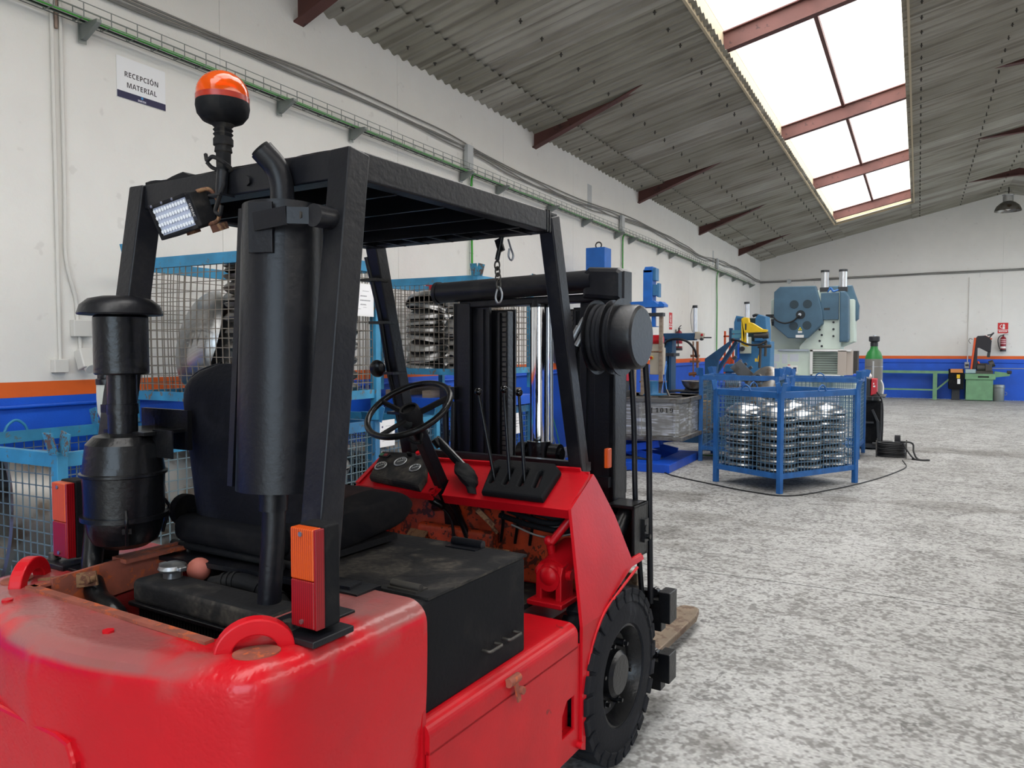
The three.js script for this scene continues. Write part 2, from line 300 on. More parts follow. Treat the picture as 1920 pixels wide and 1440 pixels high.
{
  const c = structure('ceiling');
  // corrugated fibre-cement sheets, each a piece of its own; the waves run up the slope
  const PW = 1.05, WV = 6, amp = 0.021;
  function sheetGeo(x0, x1, lift) {
    const seg = WV * 6, n = 2, pos = [], idx = [];
    for (let i = 0; i <= seg; i++) for (let j = 0; j <= n; j++) {
      const z = -PW / 2 - 0.045 + (PW + 0.09) * i / seg, x = x0 + (x1 - x0) * j / n;
      pos.push(x, roofY(x) + lift + amp * Math.cos(z / PW * WV * 2 * Math.PI) + 0.014 * (i / seg - 0.5), z);
    }
    for (let i = 0; i < seg; i++) for (let j = 0; j < n; j++) { const a = i * (n + 1) + j; idx.push(a, a + 1, a + n + 1, a + 1, a + n + 2, a + n + 1); }
    const g = new THREE.BufferGeometry(); g.setAttribute('position', new THREE.Float32BufferAttribute(pos, 3)); g.setIndex(idx); g.computeVertexNormals();
    return ready(g);
  }
  const K0 = Math.ceil((ZF - ZB) / PW), mir = x => 2 * XM - x;
  const rows = [[-5.3, -4.6, -0.012], [-4.72, -2.3, 0.012], [-0.28, XM, 0.012], [XM, mir(-0.28), 0.012], [mir(-2.3), mir(-5.3), 0.012]];
  rows.forEach(([x0, x1, lift]) => { const g = sheetGeo(x0, x1, lift); for (let k = 0; k < K0; k++) part('roof_sheet', g, M.roofSheets[Math.floor(rnd(0, 3))], c).position.z = ZF - PW * (k + 0.5); });
  for (const [x0, x1] of [[-2.42, -0.2], [mir(-0.2), mir(-2.42)]]) { const g = sheetGeo(x0, x1, 0.02); for (let k = 0; k < 4; k++) part('roof_sheet', g, M.roofSheets[k % 3], c).position.z = -26.36 - PW * k + 0.02; }
  part('added_light_block', [-1, 1].map(k => ext([[XM, 7.05], [XM + k * 7.8, 7.05 - 7.8 * SLOPE], [XM + k * 7.8, 7.15 - 7.8 * SLOPE], [XM, 7.15]], ZF - ZB + 0.6, 'z', ZB - 0.3)), M.iron, c);  // unseen slabs added above the sheets to stop sun and sky leaking in
  // hook bolts and washers along the purlins
  const bolts = [];
  for (const x of [-4.95, -3.85, -2.7, -0.05, 1.1, 2.1]) for (let z = ZB + 0.4; z < 0; z += 0.53) if (x < 2 || z < -12) bolts.push(rod([x, roofY(x) - 0.055, z], [x, roofY(x) + 0.02, z], 0.009, 5), rod([x, roofY(x) - 0.03, z], [x, roofY(x) - 0.024, z], 0.022, 6));
  part('hook_bolts', bolts, M.iron, c).userData.kind = 'stuff';
  // steel portal frames: rafters above the sheets, haunches that come through at the wall and at the ridge
  for (const z of frames) for (const s of [-1, 1]) {
    const X = t => XM + s * t, W = XM - XL, y = t => roofY(X(t)), t0 = 0, t1 = W;
    const P = (t, dy) => [X(t), y(t) + dy];
    const quad = (a, b, da, db, th, dz) => { const pts = [P(a, da), P(b, da), P(b, db), P(a, db)]; return ext(s > 0 ? pts : pts.reverse(), th, 'z', z - th / 2 + dz); };
    const r = part('rafter', [quad(t0, t1, 0.045, 0.27, 0.012, 0), quad(t0, t1, 0.03, 0.045, 0.12, 0), quad(t0, t1, 0.27, 0.285, 0.12, 0)], M.rafter, c);
    const hs = (a, b, d) => { const pts = [P(a, -d), P(a, 0.04), P(b, 0.04)], e = [P(a, -d), P(b, 0.03), P(b, 0.045), P(a, -d + 0.015)]; return [ext(pts, 0.012, 'z', z - 0.006), ext(e, 0.13, 'z', z - 0.065)]; };
    part('haunch', hs(W, W - 1.75, 0.24), M.rafter, r);
    part('apex_haunch', hs(0, 1.35, 0.2), M.rafter, r);
  }
}
// translucent strips in both roof slopes
M.pane = std(0xf4f6f8, 0.5, 0, { emissive: new THREE.Color(1, 1, 0.99), emissiveIntensity: 1.1 });
M.upstand = std(0xb9ab90, 0.8);
[[-2.36, -0.22, 1], [2 * XM + 0.22, 2 * XM + 2.36, 2]].forEach(([xa, xb, n]) => {
  const w = structure('window_' + n), lift = 0.32, z0 = -25.86, z1 = ZF, xm = (xa + xb) / 2;
  const Y = (x, d) => roofY(x) + d, cuts = [z0, ...frames.slice(1), z1];
  const slab = (x0, x1, d0, d1, za, zb) => ext([[x0, Y(x0, d0)], [x1, Y(x1, d0)], [x1, Y(x1, d1)], [x0, Y(x0, d1)]], zb - za, 'z', za);
  for (let k = 0; k + 1 < cuts.length; k++) for (const [a, b] of [[xa - 0.04, xm], [xm, xb + 0.04]]) part('pane', slab(a, b, lift, lift + 0.012, cuts[k], cuts[k + 1]), M.pane, w);
  part('upstand', slab(xa - 0.03, xa, -0.03, lift, z0, z1), M.upstand, w);
  part('upstand', slab(xb, xb + 0.03, -0.03, lift, z0, z1), M.upstand, w);
  part('upstand', slab(xa, xb, -0.03, lift, z0 - 0.03, z0), M.upstand, w);
  part('glazing_bar', slab(xm - 0.025, xm + 0.025, lift - 0.07, lift - 0.006, z0, z1), M.rafter, w);
  const L = new THREE.RectAreaLight(new THREE.Color(1, 0.985, 0.96), SKYLIGHT, z1 - z0, (xb - xa) * 1.02);   // width runs along the hall
  L.position.set(xm, Y(xm, lift - 0.004), (z0 + z1) / 2);
  L.lookAt(xm - Math.sign(xm - XM) * SLOPE, Y(xm, lift - 0.004) - 1, (z0 + z1) / 2);
  scene.add(L);
});

// ---------------------------------------------------------------- the forklift: x to its right, z to its rear, front axle at z = 0
{
  const F = thing('forklift_truck', 'red forklift truck with black overhead guard, orange beacon and mast, seen from behind', 'forklift', [-1.6231, 0, -2.8459], -0.06433);
  const P = (n, g, m, p = F) => part(n, g, m, p);
  const bolt = (x, y, z, axis, r = 0.012, h = 0.012) => { const g = new THREE.CylinderGeometry(r, r, h, 6); if (axis === 'x') g.rotateZ(Math.PI / 2); if (axis === 'z') g.rotateX(Math.PI / 2); return g.translate(x, y, z); };

  // counterweight: a rounded casting, open on top over the radiator
  {
    const TOP = 0.96, N = 160, outline = [], hole = [];
    const ctrl = [[0.605, 1.2], [0.605, 1.3], [0.605, 1.42], [0.605, 1.54], [0.602, 1.62], [0.585, 1.69], [0.545, 1.735], [0.47, 1.765], [0.35, 1.805], [0.18, 1.85], [0, 1.868]];
    const side = new THREE.CatmullRomCurve3(ctrl.map(p => V3(p[0], 0, p[1])), false, 'centripetal').getSpacedPoints(60);
    const half = side.map(p => [p.x, p.z]), all = [...half, ...half.slice(0, -1).reverse().map(p => [-p[0], p[1]])];
    for (const p of all) outline.push(p);
    const hx0 = -0.36, hx1 = 0.365, hz = 1.675;
    // the matching run round the opening
    const run = [[hx1, 1.2], [hx1, hz], [hx0, hz], [hx0, 1.2]], lens = [0]; for (let i = 1; i < 4; i++) lens.push(lens[i - 1] + Math.hypot(run[i][0] - run[i - 1][0], run[i][1] - run[i - 1][1]));
    const key = [0, 0.36, 0.64, 1];
    all.forEach((p, i) => { const t = i / (all.length - 1); let k = t < key[1] ? 0 : t < key[2] ? 1 : 2; const s = (t - key[k]) / (key[k + 1] - key[k]); hole.push([run[k][0] + (run[k + 1][0] - run[k][0]) * s, run[k][1] + (run[k + 1][1] - run[k][1]) * s]); });
    const cx = 0, cz = 1.45, R = 0.055, rings = [], ring = (inset, y, t = 0) => outline.map((p, i) => {
      const q = outline[Math.max(0, i - 1)], r = outline[Math.min(outline.length - 1, i + 1)]; let nx = r[1] - q[1], nz = -(r[0] - q[0]); const l = Math.hypot(nx, nz); nx /= l; nz /= l;
      let x = p[0] - nx * inset, z = p[1] - nz * inset;
      x += (hole[i][0] - x) * t; z += (hole[i][1] - z) * t;
      const lump = 0.006 * (fbm((x + 2) / 4, (z + y + 2) / 4, 24, 3, 611) - 0.5);
      return V3(x + nx * lump, y + (y > 0.5 ? lump : 0), z + nz * lump);
    });
    for (let k = 0; k <= 16; k++) rings.push(ring(0.04 * Math.pow(1 - k / 16, 2), 0.3 + (TOP - R - 0.3) * k / 16));
    for (let k = 1; k <= 6; k++) { const a = k / 6 * Math.PI / 2; rings.push(ring(R * (1 - Math.cos(a)), TOP - R + R * Math.sin(a))); }
    for (let k = 1; k <= 14; k++) rings.push(ring(R, TOP, k / 14));
    rings.push(ring(R, TOP - 0.008, 1)); rings.push(ring(R, 0.55, 1));
    const g = loft(rings, 0.9, false), p = g.attributes.position, c = new Float32Array(p.count * 3);
    // brown dust lying in patches on the deck
    for (let i = 0; i < p.count; i++) {
      const x = p.getX(i), y = p.getY(i), z = p.getZ(i), n = fbm((x + 2) / 4, (z + 2) / 4, 22, 5, 621);
      const d = y > TOP - 0.035 && z > 1.2 ? sm(0.3, 0.52, n + (y - TOP) * 3) * 0.95 : 0, wear = y > TOP - 0.07 ? 0.3 * sm(0.6, 0.72, fbm((x + 2) / 4, (z + 2) / 4, 60, 3, 631)) : 0;
      const t = Math.max(d, wear); c.set([1 + (0.5 - 1) * t, 1 + (22 - 1) * t, 1 + (7.5 - 1) * t], i * 3);
    }
    g.setAttribute('color', new THREE.BufferAttribute(c, 3));
    const m = M.red.clone(); m.vertexColors = true;
    const cw = P('counterweight', g, m);
    each('front_flange', [box(0.36, 0.6, 0.3, TOP - 0.05, 1.2, 1.215), box(-0.6, -0.36, 0.3, TOP - 0.05, 1.2, 1.215)], M.redPlain, cw);
    P('lip', [box(hx0 - 0.012, hx1 + 0.012, TOP, TOP + 0.008, hz - 0.012, hz + 0.012), box(hx0 - 0.012, hx0 + 0.012, TOP, TOP + 0.008, 1.25, hz), ], M.rustDust, cw);
    each('screw', [bolt(-0.31, TOP + 0.002, 1.76, 'y', 0.014, 0.006), bolt(0.12, TOP + 0.002, 1.75, 'y', 0.014, 0.006)], M.redPlain, cw);
    // cast patch on the rear face
    P('rear_patch', ext([[-0.2, 0.5], [0.165, 0.5], [0.17, 0.72], [0.15, 0.76], [0.1, 0.77], [-0.2, 0.77]], 0.03, 'z', 1.835, 0.008), M.red, cw);
    // two lifting eyes: half rings standing on the deck
    for (const [x, z, ry] of [[0.475, 1.635, 0.92], [-0.45, 1.635, -0.92]]) {
      const pts = [], h = []; for (let k = 0; k <= 16; k++) { const a = Math.PI * k / 16; pts.push([0.085 * Math.cos(a), 0.075 * Math.sin(a) - 0.01]); h.unshift([0.048 * Math.cos(a), 0.04 * Math.sin(a) - 0.01]); }
      P('lifting_eye', turn(ext([...pts, ...h], 0.034, 'z', -0.017, 0.004), 0, ry, 0, x, TOP, z), M.redPlain, cw);
      P('eye_pocket', turn(new THREE.CylinderGeometry(0.045, 0.045, 0.004, 24).scale(1.1, 1, 0.8), 0, ry, 0, x + 0.03 * Math.sign(x), TOP + 0.001, z + 0.02), M.rustDust, cw);
    }
  }
  // chassis below the seat and its rounded ledge
  {
    const ch = P('chassis', [box(-0.58, 0.58, 0.2, 0.6, 0.37, 1.22), box(-0.4, 0.4, 0.25, 0.56, -0.3, 0.4)], M.redPlain);
    const q = []; for (let k = 0; k <= 8; k++) { const a = Math.PI / 2 * k / 8; q.push([0.575 + 0.04 * Math.sin(a), 0.605 + 0.04 * Math.cos(a)]); }
    for (const s of [1, -1]) {
      const pts = [[0.36, 0.645], ...q, [0.615, 0.56], [0.6, 0.56], [0.6, 0.62], [0.36, 0.62]].map(p => [p[0] * s, p[1]]);
      P('ledge', ext(s > 0 ? pts : pts.reverse(), 0.845, 'z', 0.36), M.redPlain, ch);
      P('side_plate', ext([[0.345, 0.19], [1.205, 0.19], [1.205, 0.57], [0.345, 0.57]], 0.014, 'x', s > 0 ? 0.601 : -0.615, 0.003, [[[0.385, 0.28], [0.385, 0.4], [0.44, 0.4], [0.475, 0.36], [0.475, 0.28]]]), M.redPlain, ch);
      P('step_pocket', [box(s * 0.55, s * 0.604, 0.272, 0.278, 0.375, 0.485), box(s * 0.55, s * 0.556, 0.27, 0.41, 0.375, 0.485)], M.redPlain, ch);
    }
    P('latch', [rod([0.622, 0.612, 0.835], [0.622, 0.612, 0.775], 0.014, 10), bar([0.628, 0.608, 0.8], [0.634, 0.545, 0.79], 0.006, 0.018), rod([0.63, 0.575, 0.78], [0.645, 0.575, 0.78], 0.012, 10)], M.rustDust, ch);
    P('floor_plate', box(-0.36, 0.36, 0.63, 0.65, 0.05, 0.64), M.blackDusty, ch);
  }
  // black engine and seat box
  {
    const b = P('seat_box', box(-0.5, 0.575, 0.64, 0.945, 0.655, 1.2, 0.012), M.blackMatt);
    P('top_plate', box(-0.5, 0.578, 0.945, 0.952, 0.65, 1.16), M.blackDusty, b);
    for (const z of [0.79, 0.9]) P('staple', tube([[0.575, 0.725, z], [0.6, 0.725, z], [0.602, 0.725, z - 0.02], [0.602, 0.725, z - 0.045], [0.6, 0.725, z - 0.065], [0.575, 0.725, z - 0.065]], 0.005, 24, 6), M.iron, b);
    P('hinge', [rod([0.3, 0.963, 0.665], [0.42, 0.963, 0.665], 0.015, 12), box(0.3, 0.42, 0.95, 0.956, 0.655, 0.71)], M.black, b);
    P('hinge', [rod([0.43, 0.962, 1.13], [0.53, 0.962, 1.13], 0.011, 10), box(0.43, 0.53, 0.95, 0.957, 1.1, 1.15)], M.iron, b);
    P('flat_bar', [box(-0.45, 0.43, 0.952, 0.966, 1.175, 1.27), bar([-0.42, 0.965, 1.3], [0.38, 0.965, 1.22], 0.05, 0.014)], M.black, b);
  }
  // radiator and hoses in the rear bay
  {
    const r = P('radiator', box(-0.24, 0.33, 0.885, 0.955, 1.36, 1.47, 0.018), M.blackDusty);
    const fins = []; for (let x = -0.22; x < 0.31; x += 0.0125) fins.push(box(x, x + 0.004, 0.55, 0.885, 1.38, 1.46));
    P('core', [box(-0.23, 0.32, 0.55, 0.885, 1.39, 1.45), ...fins], M.blackMatt, r);
    P('tank_seam', box(-0.245, 0.335, 0.88, 0.892, 1.352, 1.478, 0.004), M.blackGloss, r);
    P('filler_cap', [lathe([[0, 0.03], [0.02, 0.03], [0.036, 0.024], [0.04, 0.014], [0.034, 0.006], [0.026, 0.006], [0.026, -0.012], [0, -0.012]], -0.15, 0.968, 1.4, 24), box(-0.2, -0.1, 0.978, 0.992, 1.388, 1.412, 0.004)], M.zinc, r);
    const hose = [[-0.06, 0.93, 1.34], [0.02, 0.945, 1.31], [0.1, 0.935, 1.3], [0.19, 0.91, 1.31], [0.26, 0.87, 1.33]];
    P('top_hose', [tube(hose, 0.026, 40, 12), ...[0.12, 0.17, 0.22, 0.5, 0.55, 0.6, 0.65, 0.7, 0.9].map(t => { const c = new THREE.CatmullRomCurve3(hose.map(vv)), p = c.getPoint(t), q = c.getTangent(t); return rod(p.clone().addScaledVector(q, -0.004), p.clone().addScaledVector(q, 0.004), 0.03, 14); })], M.blackMatt, r);
    P('lower_hose', tube([[-0.3, 0.86, 1.6], [-0.2, 0.82, 1.54], [-0.05, 0.8, 1.49], [0.1, 0.76, 1.48]], 0.045, 30, 14), M.blackMatt, r);
    P('side_rail', [bar([-0.345, 0.93, 1.63], [-0.345, 0.95, 1.22], 0.012, 0.1), bar([-0.345, 0.985, 1.44], [-0.345, 0.985, 1.22], 0.07, 0.012)], M.rustDust, r);
    P('red_cap', ball(0.035, -0.17, 0.95, 1.3, 16, 10), std(0xb86a5c, 0.7), r);
    P('bay_floor', box(-0.36, 0.36, 0.5, 0.52, 1.22, 1.68), M.blackMatt, r);
  }
  // tail lamps on their bent plates
  for (const [x, z, tilt] of [[0.545, 1.535, 0], [-0.505, 1.5, 0]]) {
    const t = P('tail_lamp', box(x - 0.046, x + 0.033, 0.985, 1.215, z - 0.055, z - 0.006, 0.006), M.blackMatt);
    P('amber_lens', box(x - 0.046, x + 0.026, 1.095, 1.21, z - 0.008, z + 0.02, 0.004), M.amberLens, t);
    P('red_lens', box(x - 0.046, x + 0.026, 0.988, 1.0945, z - 0.008, z + 0.02, 0.004), M.redLens, t);
    P('side_lens', box(x + 0.026, x + 0.034, 0.988, 1.21, z - 0.006, z + 0.0195, 0.002), M.redLens, t);
    if (x < 0) P('reflector', box(x + 0.034, x + 0.037, 1.11, 1.19, z - 0.065, z - 0.03), std(0xe4dad6, 0.3), t);
    each('screw', [bolt(x - 0.012, 1.197, z + 0.021, 'z', 0.006, 0.004), bolt(x - 0.012, 1.002, z + 0.021, 'z', 0.006, 0.004)], M.zinc, t);
    P('lamp_plate', [box(x - 0.09, x + 0.05, 0.96, 0.975, z - 0.08, z + 0.045, 0.003)], M.black, t);
    P('plate_bolt', [bolt(x - 0.06, 0.984, z + 0.01, 'y', 0.016, 0.018), bolt(x - 0.06, 0.976, z + 0.01, 'y', 0.021, 0.004)], M.iron, t);
  }

  // overhead guard
  {
    const g = P('overhead_guard', box(-0.45, 0.45, 2.03, 2.105, 1.245, 1.305, 0.006), M.black);
    P('front_beam', box(-0.45, 0.45, 2.03, 2.1, 0.235, 0.3, 0.006), M.black, g);
    for (const s of [1, -1]) {
      P('side_beam', bar([s * 0.425, 2.068, 1.25], [s * 0.425, 2.068, 0.21], 0.05, 0.074, 0.006), M.black, g);
      P('rear_post', bar([s * 0.425, 2.1, 1.275], [s * 0.45, 0.975, 1.435], 0.07, 0.075, 0.006), M.black, g);
      P('front_post', bar([s * 0.425, 2.09, 0.235], [s * 0.43, 1.0, -0.05], 0.06, 0.066, 0.006), M.black, g);
      P('post_foot', box(s * 0.45 - 0.06, s * 0.45 + 0.06, 0.955, 0.968, 1.36, 1.53, 0.003), M.black, g);
    }
    P('roof_plate', box(-0.42, 0.42, 2.085, 2.097, 0.25, 1.26), M.black, g);
    for (let k = 0; k < 4; k++) P('roof_slat', bar([-0.41, 2.055, 0.42 + 0.22 * k], [0.41, 2.055, 0.42 + 0.22 * k], 0.012, 0.055), M.blackGloss, g);
    each('grille_bar', [0, 1, 2, 3, 4, 5, 6].map(k => bar([-0.36 + 0.12 * k, 2.05, 0.25], [-0.36 + 0.12 * k, 2.05, 0.42], 0.01, 0.045)), M.blackGloss, g);
    P('tape', [box(0.398, 0.452, 2.028, 2.108, 0.268, 0.274), box(0.398, 0.452, 2.028, 2.108, 0.286, 0.292)], M.blackGloss, g);
    // crumpled rubber sheet that shows above the rear beam
    const pts = []; for (let k = 0; k <= 30; k++) pts.push([-0.44 + 0.8 * k / 30, 2.11 + 0.03 * fbm(k / 30, 0.3, 8, 3, 641) * (k < 8 ? 1.1 : 0.55)]);
    P('roof_sheet', ext([[-0.44, 2.1], [0.36, 2.1], ...pts.reverse()], 0.1, 'z', 1.17), M.blackDusty, g);
    P('bolt', bolt(0.08, 2.062, 1.309, 'z', 0.014, 0.008), M.black, g);
    P('front_cable', [tube([[-0.46, 2.0, 0.24], [-0.44, 1.75, 0.18], [-0.445, 1.5, 0.115], [-0.44, 1.2, 0.02]], 0.012, 30, 8), ...[[1.9, 0.225], [1.72, 0.175], [1.5, 0.115], [1.32, 0.06]].map(([y, z]) => box(-0.475, -0.39, y - 0.006, y + 0.006, z - 0.045, z + 0.04))], M.blackGloss, g);
    P('mirror', turn(new THREE.SphereGeometry(0.036, 20, 12).scale(1, 1.1, 0.6), 0.2, 0.4, 0, -0.475, 1.52, 0.16), M.blackGloss, g);
  }
  // strap with a snap hook hanging from the front beam, a loop beside it
  {
    const x0 = 0.21, z0 = 0.25, st = P('hanging_strap', [tube([[x0 + 0.02, 2.03, z0], [x0 + 0.012, 1.99, z0], [x0 + 0.003, 1.96, z0], [x0, 1.945, z0]], 0.009, 16, 6), turn(new THREE.BoxGeometry(0.026, 0.05, 0.012), 0, 0, 0.35, x0 + 0.012, 2.0, z0)], M.blackGloss);
    P('link', [0, 1, 2, 3].map(k => turn(torus(0.011, 0.0035, 0, 0, 0, 6, 16).scale(1, 1.5, 1), 0, k % 2 * 1.3, 0, x0 + 0.002 * k, 1.925 - 0.024 * k, z0)), M.iron, st);
    P('snap_hook', tube([[x0 + 0.012, 1.84, z0], [x0 + 0.022, 1.815, z0], [x0 + 0.018, 1.79, z0], [x0 + 0.004, 1.78, z0], [x0 - 0.006, 1.795, z0], [x0 - 0.002, 1.825, z0], [x0 + 0.008, 1.845, z0]], 0.004, 30, 6), M.zinc, st);
    P('snap_hook', tube([[x0 + 0.05, 2.02, z0], [x0 + 0.06, 1.99, z0], [x0 + 0.072, 1.955, z0], [x0 + 0.064, 1.94, z0], [x0 + 0.052, 1.955, z0], [x0 + 0.055, 1.985, z0]], 0.004, 30, 6), M.zinc, st);
  }
  // rotating beacon on its spring foot
  {
    const x = -0.01, z = 1.315, b = P('beacon_lamp', lathe([[0, 2.222], [0.03, 2.224], [0.055, 2.235], [0.068, 2.252], [0.072, 2.272], [0.071, 2.285], [0, 2.285]], x, 0, z, 40), M.blackMatt);
    P('lens_ring', lathe([[0.071, 2.285], [0.0715, 2.3], [0.068, 2.302], [0.066, 2.285]], x, 0, z, 40), std(0xa02a18, 0.25), b);
    const dome = [[0.07, 2.3]]; for (let k = 1; k <= 10; k++) { const a = k / 10 * Math.PI / 2; dome.push([0.07 * Math.cos(a), 2.305 + 0.065 * Math.sin(a)]); }
    P('dome', lathe(dome, x, 0, z, 40, 3), M.amber, b);
    P('bulb', [lathe([[0, 2.29], [0.03, 2.29], [0.045, 2.32], [0.04, 2.33], [0.012, 2.335], [0.012, 2.35], [0, 2.352]], x, 0, z, 20)], std(0xd9a24a, 0.25, 0.8), b);
    P('bellows', lathe([[0.032, 2.225], [0.022, 2.216], [0.027, 2.21], [0.022, 2.204], [0.027, 2.198], [0.022, 2.192], [0.027, 2.184], [0.027, 2.168], [0.022, 2.165], [0.024, 2.15], [0.02, 2.147], [0.0195, 2.1]], x, 0, z, 24), M.blackDusty, b);
    P('stem', [rod([x, 2.03, z + 0.01], [x, 2.11, z + 0.002], 0.0165, 14), box(x - 0.03, x + 0.02, 2.026, 2.032, z - 0.02, z + 0.03)], M.black, b);
    P('clamp_wire', [tube([[x - 0.05, 2.145, z + 0.02], [x - 0.03, 2.125, z + 0.03], [x, 2.13, z + 0.035], [x + 0.026, 2.115, z + 0.02], [x + 0.02, 2.1, z - 0.01], [x - 0.02, 2.105, z + 0.02], [x - 0.028, 2.12, z + 0.034]], 0.006, 40, 6), tube([[x + 0.015, 2.06, z + 0.01], [x + 0.01, 2.03, z + 0.02], [x - 0.004, 2.005, z + 0.02], [x - 0.012, 1.985, z + 0.02], [x + 0.006, 1.975, z + 0.02], [x + 0.012, 2.0, z + 0.018]], 0.006, 30, 6)], M.blackDusty, b);
  }
  // led work lamp under the rear beam
  {
    const w = new THREE.Group(); w.name = 'work_lamp'; w.position.set(-0.185, 1.985, 1.345); w.rotation.set(0.35, 0.02, 0.12); F.add(w);
    P('housing', [box(-0.085, 0.085, -0.045, 0.045, -0.05, 0.0, 0.008), box(-0.09, 0.09, 0.04, 0.052, -0.05, 0.012, 0.004), box(-0.09, 0.09, -0.052, -0.04, -0.05, 0.012, 0.004), box(-0.092, -0.082, -0.05, 0.05, -0.03, 0.01, 0.003), box(0.078, 0.105, -0.05, 0.05, -0.05, 0.01, 0.006)], M.blackDusty, w);
    P('lens', box(-0.08, 0.078, -0.04, 0.04, 0, 0.004), std(0xd2d7dd, 0.25, 0.2), w);
    const cells = []; for (let i = 0; i < 12; i++) for (let j = 0; j < 4; j++) cells.push(new THREE.CylinderGeometry(0.006, 0.003, 0.005, 6).rotateX(Math.PI / 2).translate(-0.072 + 0.013 * i, -0.03 + 0.02 * j, 0.006));
    P('led_cells', cells, std(0xf8fafc, 0.3), w);
    each('bracket', [tube([[0.1, 0.045, -0.02], [0.13, 0.04, -0.04], [0.14, 0, -0.045], [0.13, -0.045, -0.03], [0.1, -0.05, -0.02]], 0.006, 24, 6), box(0.1, 0.15, -0.075, -0.055, -0.04, -0.02), box(-0.01, 0.03, -0.06, -0.05, -0.04, -0.02)], M.rust, w);
    P('screw', [-0.07, -0.02, 0.03].map(a => bolt(a, 0.046, 0.013, 'z', 0.004, 0.003)), M.zinc, w);
    printPart('lamp_print', 0.06, 0.014, canvasTex(128, 32, (c, a, b) => { c.fillStyle = '#25262a'; c.fillRect(0, 0, a, b); c.fillStyle = '#c9c4ba'; c.font = 'bold 26px sans-serif'; c.textAlign = 'center'; c.fillText('OTRAC', a / 2, 26, 120); }), w, 0.0915, 0, 0.0105).rotation.z = -Math.PI / 2;
  }
  // silencer with its pipes and bracket
  {
    const x = 0.25, s = P('silencer', [new THREE.CylinderGeometry(0.106, 0.114, 0.73, 44).scale(1, 1, 0.92).translate(0, 0, 0)].map(g => turn(g, -0.05, 0, 0.02, x, 1.605, 1.35)), M.black);
    P('seam', bar([x - 0.109, 1.97, 1.375], [x - 0.121, 1.245, 1.415], 0.02, 0.014), M.black, s);
    P('tail_pipe', tube([[x - 0.012, 1.94, 1.33], [x - 0.014, 2.03, 1.33], [x - 0.022, 2.075, 1.342], [x - 0.042, 2.115, 1.37]], 0.031, 30, 20), M.black, s);
    P('pipe_mouth', turn(new THREE.CylinderGeometry(0.026, 0.026, 0.012, 20), 0.62, 0, 0.45, x - 0.0415, 2.1145, 1.3705), std(0x050506, 0.95), s);
    P('down_pipe', [tube([[x + 0.005, 1.27, 1.385], [x + 0.008, 1.15, 1.39], [x + 0.004, 1.0, 1.4], [x + 0.002, 0.92, 1.405], [x + 0.0, 0.86, 1.4]], 0.03, 30, 16), rod([x + 0.005, 1.245, 1.386], [x + 0.006, 1.19, 1.389], 0.037, 18)], M.black, s);
    P('bracket', [bar([x + 0.02, 1.915, 1.448], [x + 0.115, 1.925, 1.43], 0.008, 0.045), bar([x + 0.115, 1.925, 1.43], [x + 0.17, 1.925, 1.385], 0.008, 0.04), rod([x + 0.17, 1.925, 1.31], [x + 0.172, 1.925, 1.4], 0.028, 16)], M.black, s);
    P('bracket_bolt', bolt(x + 0.135, 1.926, 1.407, 'z', 0.013, 0.014), M.iron, s);
    P('patch', turn(box(0.01, 0.075, 1.84, 1.965, -0.005, 0.003, 0.002), 0, 0.35, 0, x - 0.01, 0, 1.452), M.black, s);
  }
  // air cleaner with rain cap, on the left rear post
  {
    const x = -0.335, z = 1.425, a = P('air_cleaner', lathe([[0, 1.36], [0.045, 1.36], [0.08, 1.352], [0.1, 1.33], [0.108, 1.27], [0.111, 1.25], [0.118, 1.247], [0.118, 1.24], [0.111, 1.237], [0.109, 1.2], [0.108, 1.125], [0, 1.125]], x, 0, z, 48, 0.5), M.blackGloss);
    P('bowl', lathe([[0, 1.125], [0.118, 1.125], [0.118, 1.112], [0.104, 1.108], [0.1, 1.075], [0.088, 1.045], [0.06, 1.028], [0, 1.022]], x, 0, z, 48, 0.5), M.blackGloss, a);
    for (const t of [1.05, 2.9, 4.9]) { const cx = x + 0.118 * Math.sin(t), cz = z + 0.118 * Math.cos(t), o = (r, y) => [x + r * Math.sin(t), y, z + r * Math.cos(t)]; P('clip', [tube([o(0.113, 1.15), o(0.128, 1.12), o(0.116, 1.085), o(0.106, 1.05)], 0.005, 16, 6), turn(box(-0.012, 0.012, 1.085, 1.1, -0.006, 0.006), 0, t, 0, x + 0.114 * Math.sin(t), 0, z + 0.114 * Math.cos(t))], M.blackGloss, a); }
    P('neck', [rod([x, 1.35, z], [x, 1.56, z], 0.04, 28), rod([x, 1.415, z], [x, 1.445, z], 0.043, 28), box(x - 0.062, x - 0.035, 1.418, 1.442, z + 0.01, z + 0.03)], M.blackGloss, a);
    const pc = P('precleaner', lathe([[0.04, 1.53], [0.07, 1.53], [0.0735, 1.535], [0.0735, 1.695], [0.07, 1.7], [0.068, 1.702], [0.068, 1.72], [0, 1.72]], x, 0, z, 40, 0.5), M.blackGloss, a);
    P('rain_cap', lathe([[0.066, 1.71], [0.112, 1.702], [0.114, 1.706], [0.106, 1.73], [0.085, 1.748], [0.05, 1.756], [0, 1.758]], x, 0, z, 48, 0.6), M.black, a);
    each('bracket', [box(x + 0.08, x + 0.17, 1.29, 1.37, z - 0.045, z - 0.04), [box(x - 0.1, x + 0.1, 1.355, 1.365, z - 0.14, z), box(x - 0.12, x + 0.11, 1.3, 1.42, z - 0.15, z - 0.135)]], M.blackGloss, a);
    P('intake_pipe', [tube([[-0.457, 1.164, 1.44], [-0.421, 1.045, 1.47], [-0.383, 0.955, 1.5], [-0.339, 0.929, 1.52], [-0.296, 0.901, 1.53], [-0.223, 0.876, 1.53], [-0.1, 0.7, 1.54]], 0.029, 40, 16)], M.blackGloss, a);
